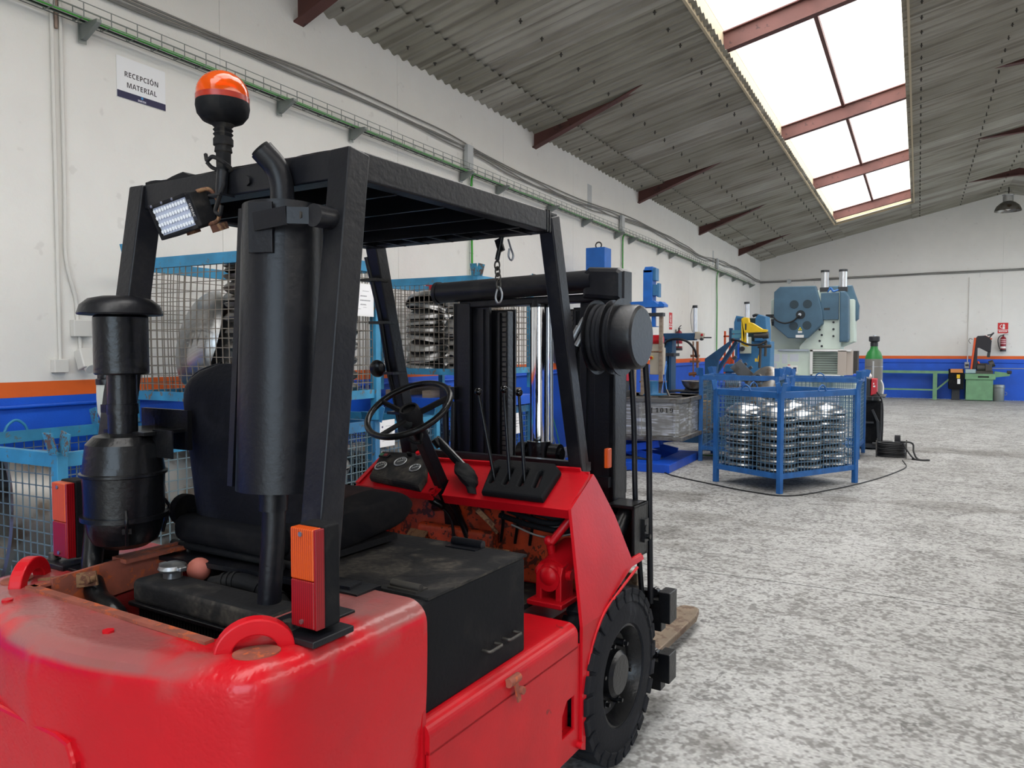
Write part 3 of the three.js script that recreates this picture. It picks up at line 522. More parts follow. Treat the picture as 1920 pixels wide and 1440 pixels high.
    P('pipe_clamp', [bar([x - 0.09, 0.945, z + 0.2], [x + 0.04, 0.965, z + 0.11], 0.006, 0.04), bolt(x - 0.075, 0.945, z + 0.205, 'z', 0.014, 0.016), bolt(x + 0.03, 0.965, z + 0.125, 'z', 0.014, 0.016)], M.rust, a);
    // fluid reservoir behind
    const rx = -0.49, rz = 1.37, rv = P('reservoir', lathe([[0, 1.37], [0.012, 1.372], [0.025, 1.385], [0.035, 1.41], [0.037, 1.45], [0.037, 1.505], [0, 1.505]], rx, 0, rz, 32, 0.6), std(0xb8b9ae, 0.35), a);
    P('reservoir_lid', lathe([[0.039, 1.495], [0.039, 1.512], [0.034, 1.515], [0.034, 1.56], [0.028, 1.572], [0, 1.573]], rx, 0, rz, 32, 0.5), M.blackGloss, a);
  }
  // seat
  {
    const rows = [], back = []; const lean = y => 1.17 + (y - 1.06) * 0.09;
    const bx = -0.12;
    for (let k = 0; k <= 22; k++) {
      const t = k / 22, y = 1.03 + 0.53 * t, w = 0.235 * (0.9 + 0.1 * t) * Math.sqrt(Math.max(0.02, 1 - Math.pow(Math.max(0, (t - 0.72) / 0.285), 2.6))), d = 0.055 * Math.min(1, 0.35 + 6 * (1 - t)), r = [];
      for (let i = 0; i < 40; i++) { const a = i / 40 * 2 * Math.PI, ca = Math.cos(a), sa = Math.sin(a), e = 0.42; r.push(V3(bx + w * Math.sign(ca) * Math.pow(Math.abs(ca), e), y, lean(y) - 0.09 * 0 + d * Math.sign(sa) * Math.pow(Math.abs(sa), e + 0.2) + 0.03 * Math.pow(Math.abs(ca), 3) * -1)); }
      back.push(r);
    }
    const top = back[back.length - 1], mid = V3(); top.forEach(p => mid.add(p)); mid.multiplyScalar(1 / top.length); back.push(top.map(p => p.clone().lerp(mid, 0.98)));
    const s = P('seat_back', loft(back, 0.9), M.vinyl);
    P('piping', tube(back.slice(2, 23).map(r => r[19].clone().add(V3(-0.004, 0, 0.014))), 0.005, 40, 6), M.vinyl, s);
    P('lower_roll', [turn(new RoundedBoxGeometry(0.46, 0.085, 0.12, 4, 0.035), 0, 0, 0, bx, 1.045, 1.21), turn(new THREE.CylinderGeometry(0.05, 0.05, 0.03, 20).rotateZ(Math.PI / 2), 0, 0, 0, bx - 0.25, 1.09, 1.2)], M.cloth, s);
    P('frame', [rod([-0.38, 0.99, 1.24], [0.2, 0.995, 1.24], 0.012, 10), box(-0.36, 0.13, 0.965, 0.985, 0.75, 1.2), rod([0.1, 1.0, 1.28], [0.16, 1.0, 1.28], 0.014, 10)], M.blackMatt, s);
    // cushion
    const cs = [];
    for (let k = 0; k <= 24; k++) {
      const t = k / 24, z = 1.2 - 0.55 * t, w = 0.26 * (1 - 0.1 * Math.pow(Math.max(0, (t - 0.75) / 0.25), 2)), h = 0.075 * Math.sqrt(Math.max(0.03, 1 - Math.pow(Math.max(0, (t - 0.78) / 0.225), 2.4))), yc = 1.035 + 0.028 * sm(0.2, 0.9, t), r = [];
      for (let i = 0; i < 40; i++) { const a = i / 40 * 2 * Math.PI, ca = Math.cos(a), sa = Math.sin(a), x = Math.sign(ca) * Math.pow(Math.abs(ca), 0.4); r.push(V3(bx + w * x, yc + h * Math.sign(sa) * Math.pow(Math.abs(sa), 0.45) + (sa > 0 ? -0.018 * (1 - x * x) + 0.012 * Math.sin(9 * t + 4 * x) * 0.3 : 0), z)); }
      cs.push(r);
    }
    for (const e of [0, cs.length - 1]) { const c = V3(); cs[e].forEach(p => c.add(p)); c.multiplyScalar(1 / 40); const q = cs[e].map(p => p.clone().lerp(c, 0.97)); e ? cs.push(q) : cs.unshift(q); }
    P('cushion', loft(cs, 0.9), M.cloth, F);
    P('cushion_panel', turn(new RoundedBoxGeometry(0.36, 0.04, 0.4, 4, 0.018), 0.05, 0, 0, bx - 0.03, 1.098, 0.93), M.clothBrown, F);
  }
  // sloping cowl: u across, v up the slope
  {
    const A = [1.016, 0.24], Bq = [1.123, 0.054], L = Math.hypot(Bq[0] - A[0], Bq[1] - A[1]), dy = (Bq[0] - A[0]) / L, dz = (Bq[1] - A[1]) / L, tilt = Math.atan2(dy, -dz);
    const on = (g, u = 0, v = 0, w = 0) => { g.translate(u, v, w); g.rotateX(-Math.PI / 2 + tilt); return g.translate(0, A[0], A[1]); };   // v up the slope, w out of it
    const c = P('cowl', on(ext([[-0.522, 0], [-0.13, 0], [-0.118, 0.012], [-0.115, 0.09], [-0.085, 0.09], [-0.06, 0], [0.513, 0], [0.513, 0.2], [0.48, 0.222], [-0.5, 0.2], [-0.522, 0.18]], 0.012, 'z', -0.012)), M.redPlain);
    P('front_lip', [on(box(-0.522, -0.12, -0.008, 0.004, -0.035, 0.002)), on(box(-0.06, 0.515, -0.008, 0.004, -0.04, 0.002)), on(bar([-0.12, 0.0, -0.015], [-0.114, 0.09, -0.015], 0.03, 0.006))], M.redPlain, c);
    P('top_lip', [on(bar([-0.5, 0.2, 0.006], [0.47, 0.222, 0.006], 0.02, 0.008)), on(bar([-0.522, 0, 0.006], [-0.522, 0.18, 0.006], 0.02, 0.008))], M.redPlain, c);
    P('cowl_front', ext([[-0.51, 1.11], [0.5, 1.125], [0.5, 0.62], [-0.51, 0.62]], 0.012, 'z', 0.03), M.redPlain, c);
    P('cross_bar', box(-0.46, 0.46, 1.115, 1.15, -0.06, -0.02), M.black, c);
    P('inner_panel', [ext([[-0.5, 0.66], [0.5, 0.66], [0.5, 1.06], [-0.5, 1.04]], 0.01, 'z', 0.055), box(-0.3, 0.1, 0.64, 0.85, 0.06, 0.12, 0.02)], M.orangeOld, c);
    // instrument panel
    const ip = P('instrument_panel', on(ext([[-0.456, 0.018], [-0.163, -0.011], [-0.173, 0.058], [-0.25, 0.186], [-0.283, 0.205], [-0.511, 0.193]], 0.04, 'z', 0, 0.012)), M.blackDusty);
    for (const [u, v, r] of [[-0.436, 0.085, 0.028], [-0.354, 0.126, 0.03], [-0.252, 0.095, 0.026]]) {
      P('gauge', on(new THREE.CylinderGeometry(r - 0.004, r - 0.004, 0.004, 28).rotateX(Math.PI / 2), u, v, 0.042), M.darkGrey, ip);
      P('bezel', on(torus(r - 0.002, 0.0035, 0, 0, 0.043, 8, 32), u, v, 0), M.zinc, ip);
      P('needle', on(bar([u - 0.012, v - 0.008, 0.0455], [u + 0.01, v + 0.008, 0.0455], 0.0025, 0.001), 0, 0, 0), M.white, ip);
      P('dial_marks', [-2, -1, 0, 1, 2].map(k => on(bar([u + 0.017 * Math.sin(k * 0.6), v + 0.017 * Math.cos(k * 0.6), 0.045], [u + 0.021 * Math.sin(k * 0.6), v + 0.021 * Math.cos(k * 0.6), 0.045], 0.003, 0.001))), M.white, ip);
    }
    const [su, sv] = [-0.469, 0.158], _rk = P('rocker_switch', on(box(-0.028, 0.028, -0.011, 0.011, 0.036, 0.046, 0.003), su, sv), M.blackGloss, ip);
    P('green_half', on(box(-0.024, -0.004, -0.008, 0.008, 0.045, 0.048), su, sv), std(0x2c6a44, 0.35), ip); P('red_half', on(box(0, 0.02, -0.008, 0.008, 0.045, 0.048), su, sv), std(0x7a1c22, 0.35), ip);
    const [bu, bv] = [-0.285, 0.177], _bt = P('push_button', on(new THREE.CylinderGeometry(0.015, 0.017, 0.018, 8).rotateX(Math.PI / 2), bu, bv, 0.044), M.zinc, ip);
    P('red_button', on(new THREE.CylinderGeometry(0.011, 0.011, 0.014, 18).rotateX(Math.PI / 2), bu, bv, 0.056), std(0xd01420, 0.3), ip);
    P('key', on(box(-0.016, 0.006, -0.004, 0.004, 0.04, 0.06), bu - 0.045, bv - 0.004), M.blackGloss, ip);
    // lever plate with four slots
    const q = [[0.131, 0.011], [0.406, 0.01], [0.404, 0.182], [0.362, 0.221], [0.097, 0.219], [0.081, 0.199]];
    const slot = (a, b) => { const d = [b[0] - a[0], b[1] - a[1]], l = Math.hypot(...d), n = [-d[1] / l * 0.0085, d[0] / l * 0.0085], e = [d[0] / l * 0.006, d[1] / l * 0.006]; return [[a[0] + n[0], a[1] + n[1]], [a[0] - e[0], a[1] - e[1]], [a[0] - n[0], a[1] - n[1]], [b[0] - n[0], b[1] - n[1]], [b[0] + e[0], b[1] + e[1]], [b[0] + n[0], b[1] + n[1]]]; };
    const slots = [[[0.143, 0.07], [0.125, 0.158]], [[0.211, 0.07], [0.193, 0.16]], [[0.279, 0.07], [0.262, 0.162]], [[0.346, 0.071], [0.328, 0.161]]];
    const lp = P('lever_plate', on(ext(q, 0.03, 'z', 0.002, 0.009, slots.map(s => slot(...s)))), M.blackMatt);
    P('slot_floor', on(ext(q.map(p => [p[0] * 0.96 + 0.012, p[1] * 0.9 + 0.012]), 0.004, 'z', 0.001)), std(0x3c0d0d, 0.8), lp);
    [[1.425, 0.158, 0.06], [1.435, 0.122, 0.16], [1.425, 0.138, 0.24]].forEach(([y, z, x], i) => {
      const [u, v] = slots[i][0].map((a, k) => (a + slots[i][1][k]) / 2), b = V3(u, A[0] + dy * v, A[1] + dz * v);
      const lv = P('lever', rod(b.clone().add(V3(0, -0.02, 0)), [x, y, z], 0.008, 10, 0.006), M.blackGloss);
      P('knob', ball(0.0155, x, y + 0.008, z), std(0x08090b, 0.1), lv);
      const e = b.clone().add(V3(0.02, -0.06, 0.0)); P('linkage', tube([b.toArray(), e.toArray(), [e.x - 0.005, e.y - 0.1, e.z - 0.03], [e.x - 0.035, e.y - 0.2, e.z - 0.06]], 0.007, 24, 8), M.blackGloss, lv);
    });
    // parking brake: dark lever with a crumpled boot
    const hb = P('hand_lever', [bar([-0.153, 1.23, 0.16], [-0.037, 1.116, 0.13], 0.028, 0.032, 0.008), rod([-0.157, 1.23, 0.165], [-0.138, 1.198, 0.15], 0.02, 14)], M.blackGloss);
    const p0 = V3(-0.043, 1.131, 0.13), p1 = V3(0.073, 1.027, 0.22), boot = [];
    for (let k = 0; k <= 14; k++) { const t = k / 14, c0 = p0.clone().lerp(p1, t), r = []; for (let i = 0; i < 20; i++) { const a = i / 20 * 2 * Math.PI, w = (0.02 + 0.024 * Math.sin(Math.PI * Math.min(1, t * 1.15 + 0.08))) * (0.75 + 0.6 * fbm(i / 20, t, 6, 3, 661)); r.push(V3(c0.x + w * Math.cos(a), c0.y + 0.3 * w * Math.sin(a), c0.z + w * Math.sin(a))); } boot.push(r); }
    P('boot', loft(boot, 0.7), M.blackMatt, hb);
    P('pull_rod', [bar([0.082, 0.962, 0.2], [0.133, 0.895, 0.16], 0.03, 0.02), rod([0.114, 0.917, 0.17], [0.144, 0.862, 0.15], 0.008, 8)], M.rust, hb);
    // steering column and wheel
    const xs = -0.114, hub = V3(xs, 1.345, 0.372), foot = V3(xs, 0.68, -0.06), ax = hub.clone().sub(V3(xs, 1.053, 0.176)).normalize(), R = 0.172;
    const rot = new THREE.Quaternion().setFromUnitVectors(V3(0, 0, 1), ax), put = g => g.applyQuaternion(rot).translate(hub.x, hub.y, hub.z);
    const sw = P('steering_wheel', put(torus(R, 0.0125, 0, 0, 0.03, 12, 64)), M.blackGloss);
    for (const a of [0.55, 2.9, 4.55]) P('spoke', put(bar([0.03 * Math.cos(a), 0.03 * Math.sin(a), 0.0], [(R - 0.006) * Math.cos(a), (R - 0.006) * Math.sin(a), 0.028], 0.024, 0.012, 0.004)), M.blackDusty, sw);
    P('hub', put(lathe([[0.03, 0.032], [0.036, 0.036], [0.04, 0.03], [0.045, -0.01], [0.034, -0.04], [0, -0.04], [0, 0.018], [0.03, 0.02]], 0, 0, 0, 32).rotateX(Math.PI / 2)), M.blackDusty, sw);
    P('column', [bar(hub.clone().addScaledVector(ax, -0.03), foot, 0.045, 0.05, 0.008), rod(hub.clone().addScaledVector(ax, -0.02), hub.clone().addScaledVector(ax, -0.1), 0.034, 20), bar(V3(xs - 0.03, 1.0, 0.1), V3(xs - 0.05, 0.66, 0.02), 0.03, 0.03)], M.black, sw);
    P('horn_button', [turn(new THREE.CylinderGeometry(0.02, 0.022, 0.02, 20).rotateX(Math.PI / 2), 0, 0.5, 0, xs + 0.005, 1.312, 0.4)], M.blackGloss, sw);
    P('cable_clips', tube([[xs + 0.03, 1.27, 0.345], [xs + 0.04, 1.25, 0.36], [xs + 0.03, 1.235, 0.35], [xs + 0.01, 1.24, 0.375], [xs - 0.015, 1.25, 0.37]], 0.007, 24, 6), M.blackDusty, sw);
    // wires and hoses in the footwell
    const k = (x, y, z) => [x, y, z];
    P('wiring', [tube([k(-0.12, 1.02, 0.23), k(-0.15, 0.98, 0.2), k(-0.12, 0.95, 0.17), k(-0.18, 0.93, 0.14)], 0.016, 24, 8), tube([k(-0.06, 1.0, 0.2), k(-0.04, 0.86, 0.12), k(0, 0.72, 0.1)], 0.014, 20, 8), tube([k(-0.17, 0.99, 0.2), k(-0.1, 0.9, 0.14), k(-0.08, 0.75, 0.13)], 0.006, 20, 6)], M.blackGloss, c);
    P('hydraulic_hoses', [[0.98, 0.22, 0.45], [0.955, 0.18, 0.43], [0.93, 0.14, 0.47]].map(([y, x0, x1]) => tube([k(x0, y, 0.12), k((x0 + x1) / 2, y - 0.02, 0.14), k(x1 - 0.04, y - 0.03, 0.12), k(x1, y - 0.02, 0.08)], 0.012, 24, 8)), M.blackMatt, c);
    P('bowden_cables', [[0.93, 0.16], [0.9, 0.2]].map(([y, x]) => tube([k(x, y, 0.13), k(x + 0.15, y - 0.03, 0.13), k(x + 0.3, y, 0.1)], 0.004, 20, 6)), M.greyCable, c);
    each('pedal', [turn(box(-0.07, 0.07, -0.004, 0.004, -0.05, 0.05, 0.003), 0.7, 0, 0, 0.12, 0.76, 0.16), turn(box(-0.05, 0.05, -0.004, 0.004, -0.06, 0.06, 0.003), 0.7, 0, 0, -0.28, 0.78, 0.16)], M.rust, c);
  }
  // tilt cylinder with its clevis on the ledge
  {
    const x = 0.43, z = 0.19, t = P('tilt_clevis', [box(x - 0.075, x + 0.075, 0.645, 0.665, z - 0.09, z + 0.085, 0.005)], M.redPlain);
    const lug = [[z - 0.05, 0.66], [z + 0.05, 0.66], [z + 0.05, 0.76], [z + 0.035, 0.79], [z, 0.8], [z - 0.035, 0.79], [z - 0.05, 0.76]];
    for (const s of [-1, 1]) P('lug', ext(lug, 0.026, 'x', x + s * 0.042 - 0.013, 0.005), M.redPlain, t);
    P('pin', [rod([x - 0.075, 0.755, z], [x + 0.075, 0.755, z], 0.019, 16)], M.redPlain, t);
    P('cylinder', [rod([x, 0.755, z + 0.01], [x, 0.86, -0.12], 0.062, 28), rod([x, 0.745, z - 0.045], [x, 0.745, z + 0.055], 0.048, 24), ball(0.05, x, 0.755, z + 0.02)], M.redPlain, t);
    P('fitting', [rod([x - 0.02, 0.81, z - 0.02], [x - 0.025, 0.87, z - 0.005], 0.016, 12), ball(0.02, x - 0.025, 0.875, z)], M.redPlain, t);
    P('hose', tube([[x - 0.015, 0.87, z], [x + 0.02, 0.92, z - 0.02], [x + 0.05, 0.97, z - 0.05], [x + 0.04, 1.0, z - 0.12]], 0.016, 24, 10), M.redPlain, t);
  }
  // fender plates beside the front wheels
  for (const s of [1, -1]) {
    const pts = [[0.244, 1.018], [0.006, 1.113], [-0.015, 1.087], [-0.103, 0.936], [-0.172, 0.742], [-0.284, 0.738], [-0.285, 0.721], [-0.153, 0.719], [0.045, 0.667], [0.172, 0.627], [0.257, 0.555], [0.3, 0.482], [0.312, 0.399], [0.319, 0.179], [0.349, 0.193], [0.34, 0.629]];
    const g = ext(pts, 0.012, 'x', 0), p = g.attributes.position;
    for (let i = 0; i < p.count; i++) p.setX(i, s * (p.getX(i) + 0.614 - Math.max(0, p.getY(i) - 0.62) * 0.25));
    if (s < 0) { g.deleteAttribute('normal'); const ix = g.attributes.position.array; for (let i = 0; i < ix.length; i += 9) for (let k = 0; k < 3; k++) { const u = ix[i + 3 + k]; ix[i + 3 + k] = ix[i + 6 + k]; ix[i + 6 + k] = u; } }
    g.computeVertexNormals();
    const f = P('fender_plate', g, M.redPlain), arch = [];
    for (let k = 0; k <= 10; k++) { const a = 2.95 - k * 0.125; arch.push([-0.365 * Math.cos(a) * 1, 0.335 + 0.365 * Math.sin(a)]); }
    P('arch_rib', tube([[0.304, 0.396], [0.296, 0.48], [0.253, 0.554], [0.168, 0.626], [0.04, 0.668], [-0.154, 0.721]].map(q => [s * 0.625, q[1], q[0]]), 0.006, 40, 6), M.redPlain, f);
    P('mudguard', tube([[0.033, 0.688], [-0.119, 0.729], [-0.277, 0.736]].map(q => [s * 0.585, q[1], q[0]]), 0.012, 16, 6), M.redPlain, f);
    P('gusset', ext([[-0.13, 0.75], [-0.13, 0.86], [-0.09, 0.86], [0.0, 0.75]].map(q => [q[0] - 0.03, q[1] - 0.02]), 0.03, 'x', s > 0 ? 0.53 : -0.56), M.redPlain, f);
    P('bolt', [bolt(s * 0.625, 0.215, 0.36, 'x', 0.012, 0.02)], M.redPlain, f);
    P('side_lamp', [box(s * 0.5 - 0.008, s * 0.5 + 0.012, 1.12, 1.2, -0.15, -0.115, 0.004)], M.amberLens, f);
  }
  // front wheels with lugged tyres
  const RT = 0.335;
  for (const s of [1, -1]) {
    const o = new THREE.Group(); o.name = 'front_wheel'; o.position.set(s * 0.555, RT, 0); F.add(o);
    const W = 0.085, prof = [[0.19, -W + 0.02], [0.2, -W + 0.002], [0.235, -W], [0.285, -W + 0.004], [0.305, -W + 0.012], [0.318, -W + 0.022], [0.32, 0], [0.318, W - 0.022], [0.305, W - 0.012], [0.285, W - 0.004], [0.235, W], [0.2, W - 0.002], [0.19, W - 0.02]];
    P('tyre', toCreasedNormals(new THREE.LatheGeometry(prof.map(p => new THREE.Vector2(p[0], p[1])), 72), 0.8).rotateZ(Math.PI / 2), M.rubber, o);
    const lugs = []; for (let k = 0; k < 52; k++) { const a = k / 52 * 2 * Math.PI, sd = k % 2 ? 1 : -1; lugs.push(new RoundedBoxGeometry(W * 0.94, 0.026, 0.062, 1, 0.004).translate(sd * W * 0.5, 0.3215, 0).rotateX(a), new RoundedBoxGeometry(0.012, 0.05, 0.06, 1, 0.004).rotateZ(sd * 0.3).translate(sd * (W - 0.009), 0.304, 0).rotateX(a)); }
    P('tread_lugs', lugs, M.rubber, o);
    P('rim', lathe([[0.192, 0.062], [0.197, 0.076], [0.188, 0.078], [0.178, 0.06], [0.165, 0.035], [0.16, 0.02], [0.14, 0.014], [0.1, 0.014], [0.095, 0.02], [0.09, 0.055], [0.075, 0.068], [0, 0.07]], 0, 0, 0, 48, 0.5).rotateZ(-Math.PI / 2 * s), M.blackGloss, o);
    for (let k = 0; k < 6; k++) { const a = k / 6 * 2 * Math.PI + 0.3; P('wheel_nut', [bolt(s * 0.03, 0.125 * Math.cos(a), 0.125 * Math.sin(a), 'x', 0.015, 0.03), bolt(s * 0.045, 0.125 * Math.cos(a), 0.125 * Math.sin(a), 'x', 0.008, 0.03)], M.blackGloss, o); }
  }
  for (const s of [1, -1]) { const o = new THREE.Group(); o.name = 'rear_wheel'; o.position.set(s * 0.42, 0.27, 1.45); F.add(o); P('tyre', new THREE.TorusGeometry(0.19, 0.08, 14, 40).rotateY(Math.PI / 2), M.rubber, o); P('rim', rod([-0.06, 0, 0], [0.06, 0, 0], 0.13, 24), M.blackGloss, o); }
  // mast
  {
    const zf = -0.4, m = new THREE.Group(); m.name = 'mast'; F.add(m);
    for (const s of [1, -1]) {
      const X = (a, b) => s > 0 ? [a, b] : [-b, -a];
      P('outer_rail', [box(...X(0.405, 0.43), 0.08, 1.83, zf - 0.09, zf + 0.05, 0.003), box(...X(0.335, 0.43), 0.08, 1.83, zf + 0.03, zf + 0.05, 0.003), box(...X(0.335, 0.43), 0.08, 1.83, zf - 0.09, zf - 0.07, 0.003)], M.black, m);
      P('inner_rail', [box(...X(0.245, 0.345), 0.1, 1.815, zf - 0.01, zf + 0.012, 0.003), box(...X(0.31, 0.335), 0.1, 1.815, zf - 0.1, zf, 0.003), box(...X(0.272, 0.284), 0.1, 1.8, zf, zf + 0.024)], M.black, m);
      P('carriage_rail', [box(...X(0.165, 0.235), 0.1, 1.79, zf - 0.08, zf - 0.03, 0.003), box(...X(0.2, 0.212), 0.1, 1.78, zf - 0.03, zf - 0.012)], M.blackGloss, m);
      const ch = []; for (let y = 0.9; y < 1.78; y += 0.024) ch.push(box(...X(0.172, 0.192), y, y + 0.017, zf - 0.035, zf - 0.022)); P('lift_chain', ch, M.iron, m);
      P('chain_wheel', [rod([s * 0.085 + 0.02 - 0.012, 1.12, zf], [s * 0.085 + 0.02 + 0.034, 1.12, zf], 0.046, 24), rod([s * 0.085 - 0.004 + 0.02, 1.12, zf], [s * 0.085 + 0.046 + 0.02, 1.12, zf], 0.028, 18)], M.blackGloss, m);
    }
    P('rail_web', [box(-0.34, -0.16, 0.1, 1.8, zf - 0.1, zf - 0.09)], M.black, m); P('rail_web', [box(0.16, 0.34, 0.1, 1.8, zf - 0.1, zf - 0.09)], M.black, m);
    P('top_tube', [rod([-0.52, 1.885, zf + 0.05], [0.33, 1.905, zf + 0.05], 0.05, 32), rod([-0.53, 1.885, zf + 0.05], [-0.51, 1.885, zf + 0.05], 0.055, 32), bar([-0.4, 1.825, zf], [0.4, 1.835, zf], 0.09, 0.035, 0.008)], M.black, m);
    P('top_end_plate', [ext([[0.29, 1.83], [0.485, 1.81], [0.485, 1.94], [0.46, 1.955], [0.32, 1.965], [0.29, 1.94]], 0.12, 'z', zf - 0.03, 0.02)], M.black, m);
    P('lift_piston', rod([0.03, 1.16, zf], [0.03, 1.82, zf], 0.0455, 36), M.chrome, m);
    P('piston_gland', rod([0.03, 1.8, zf], [0.03, 1.835, zf], 0.047, 24), M.blackGloss, m);
    P('lift_cylinder', [rod([0.03, 0.2, zf], [0.03, 1.165, zf], 0.058, 32), rod([0.03, 1.165, zf], [0.03, 1.175, zf], 0.06, 32)], M.blackGloss, m);
    P('chain_pipe', rod([0.095, 1.17, zf + 0.0], [0.09, 1.82, zf], 0.008, 10), M.zinc, m);
    P('cross_member', [box(-0.42, 0.42, 0.95, 1.07, zf - 0.12, zf - 0.1), box(-0.42, 0.42, 0.12, 0.24, zf - 0.1, zf - 0.02), box(-0.42, 0.42, 1.0, 1.045, zf + 0.05, zf + 0.08)], M.black, m);
    P('left_bracket', [box(-0.49, -0.4, 1.36, 1.42, zf + 0.04, zf + 0.09, 0.004), rod([-0.46, 1.35, zf + 0.08], [-0.44, 0.95, zf + 0.1], 0.016, 12), rod([-0.41, 1.35, zf + 0.08], [-0.405, 0.95, zf + 0.1], 0.012, 12)], M.blackGloss, m);
    const bp = [[0.43, 0.72], [0.56, 0.72], [0.56, 0.93], [0.43, 0.93]];
    P('tilt_bracket', [box(0.43, 0.56, 0.925, 0.94, zf - 0.02, zf + 0.12, 0.004), box(0.43, 0.56, 0.71, 0.725, zf - 0.02, zf + 0.12, 0.004), box(0.545, 0.56, 0.71, 0.94, zf - 0.02, zf + 0.12, 0.004), box(0.43, 0.56, 0.71, 0.94, zf - 0.03, zf - 0.02)], M.blackGloss, m);
    P('tilt_eye', [rod([0.495, 0.9, zf + 0.06], [0.47, 0.78, zf + 0.16], 0.035, 16), rod([0.47, 0.78, zf + 0.16], [0.45, 0.74, zf + 0.24], 0.02, 14)], M.blackGloss, m);
    P('tilt_rod', rod([0.452, 0.745, zf + 0.2], [0.43, 0.72, zf + 0.3], 0.017, 14), M.chrome, m);
    P('grease_nipple', [bolt(0.566, 0.83, zf + 0.02, 'x', 0.016, 0.02), bolt(0.57, 0.79, zf + 0.0, 'x', 0.012, 0.03), box(0.56, 0.572, 0.77, 0.87, zf - 0.01, zf + 0.035)], M.blackGloss, m);
    // hose reel: a drum between flanges, axis across the truck
    const rx = 0.4, ry = 1.655, rz = zf + 0.16;
    const fl = (x, r, t) => rod([x, ry, rz], [x + t, ry, rz], r, 44);
    const rl = P('hose_reel', [fl(rx, 0.158, 0.006), fl(rx + 0.075, 0.156, 0.005), fl(rx + 0.115, 0.162, 0.005), fl(rx, 0.1, 0.12)], M.black, m);
    P('reel_hose', [0.018, 0.04, 0.06, 0.09, 0.105].map((d, i) => torus(0.132 - 0.005 * (i % 2), 0.0115, 0, 0, 0, 10, 44).rotateY(Math.PI / 2).translate(rx + d, ry, rz)), M.rubber, m);
    P('reel_drum', lathe([[0, 0.205], [0.118, 0.205], [0.13, 0.198], [0.134, 0.185], [0.134, 0.12], [0, 0.12]], 0, 0, 0, 48, 0.4).rotateZ(-Math.PI / 2).translate(rx, ry, rz), M.black, m);
    P('reel_arm', [bar([rx, ry, rz], [rx - 0.02, ry, zf], 0.05, 0.1)], M.black, m);
    P('hose_fitting', [[0, 0], [0.03, -0.012]].map(([a, b]) => [tube([[rx - 0.01 + a, 1.73 + b, rz + 0.05], [rx - 0.03 + a, 1.735 + b, rz + 0.06], [rx - 0.055 + a, 1.69 + b, rz + 0.07]], 0.009, 16, 8), rod([rx - 0.05 + a, 1.7 + b, rz + 0.068], [rx - 0.085 + a, 1.63 + b, rz + 0.08], 0.014, 10)]), M.zinc, m);
    P('fitting_hose', [[0, 0], [0.03, -0.012]].map(([a, b]) => tube([[rx - 0.08 + a, 1.64 + b, rz + 0.078], [rx - 0.1 + a, 1.58 + b, rz + 0.08], [rx - 0.1 + a, 1.45, rz + 0.06]], 0.011, 16, 8)), M.blackMatt, m);
    P('hanging_hose', [tube([[0.478, 1.56, zf - 0.02], [0.482, 1.3, zf - 0.05], [0.49, 0.9, zf - 0.06], [0.515, 0.5, zf - 0.08]], 0.0125, 40, 10), tube([[0.548, 1.54, zf - 0.02], [0.552, 1.3, zf - 0.05], [0.556, 0.9, zf - 0.06], [0.556, 0.47, zf - 0.08]], 0.0135, 40, 10)], M.black, m);
    // fork carriage and forks
    const cr = new THREE.Group(); cr.name = 'fork_carriage'; F.add(cr);
    for (const [y0, y1] of [[0.37, 0.5], [0.1, 0.22]]) {
      P('carriage_bar', box(-0.56, 0.61, y0, y1, zf - 0.2, zf - 0.15, 0.004), M.blackGloss, cr);
      P('end_stop', [box(0.585, 0.64, y0 + 0.01, y1 + 0.02, zf - 0.19, zf - 0.1, 0.004), box(0.55, 0.6, y0 - 0.03, y1 - 0.02, zf - 0.16, zf - 0.1, 0.004), bolt(0.57, y1 + 0.02, zf - 0.1, 'z', 0.02, 0.03)], M.blackGloss, cr);
    }
    for (const x of [0.36, -0.36]) {
      const f = P('fork', [ext([[x - 0.08, -0.62], [x + 0.08, -0.62], [x + 0.08, -1.5], [x + 0.055, -1.62], [x + 0.02, -1.645], [x - 0.03, -1.645], [x - 0.06, -1.62], [x - 0.08, -1.5]], 0.04, 'y', 0.05, 0.008), box(x - 0.075, x + 0.075, 0.07, 0.55, -0.66, -0.62, 0.006)], M.forkSteel, cr);
    }
  }
}

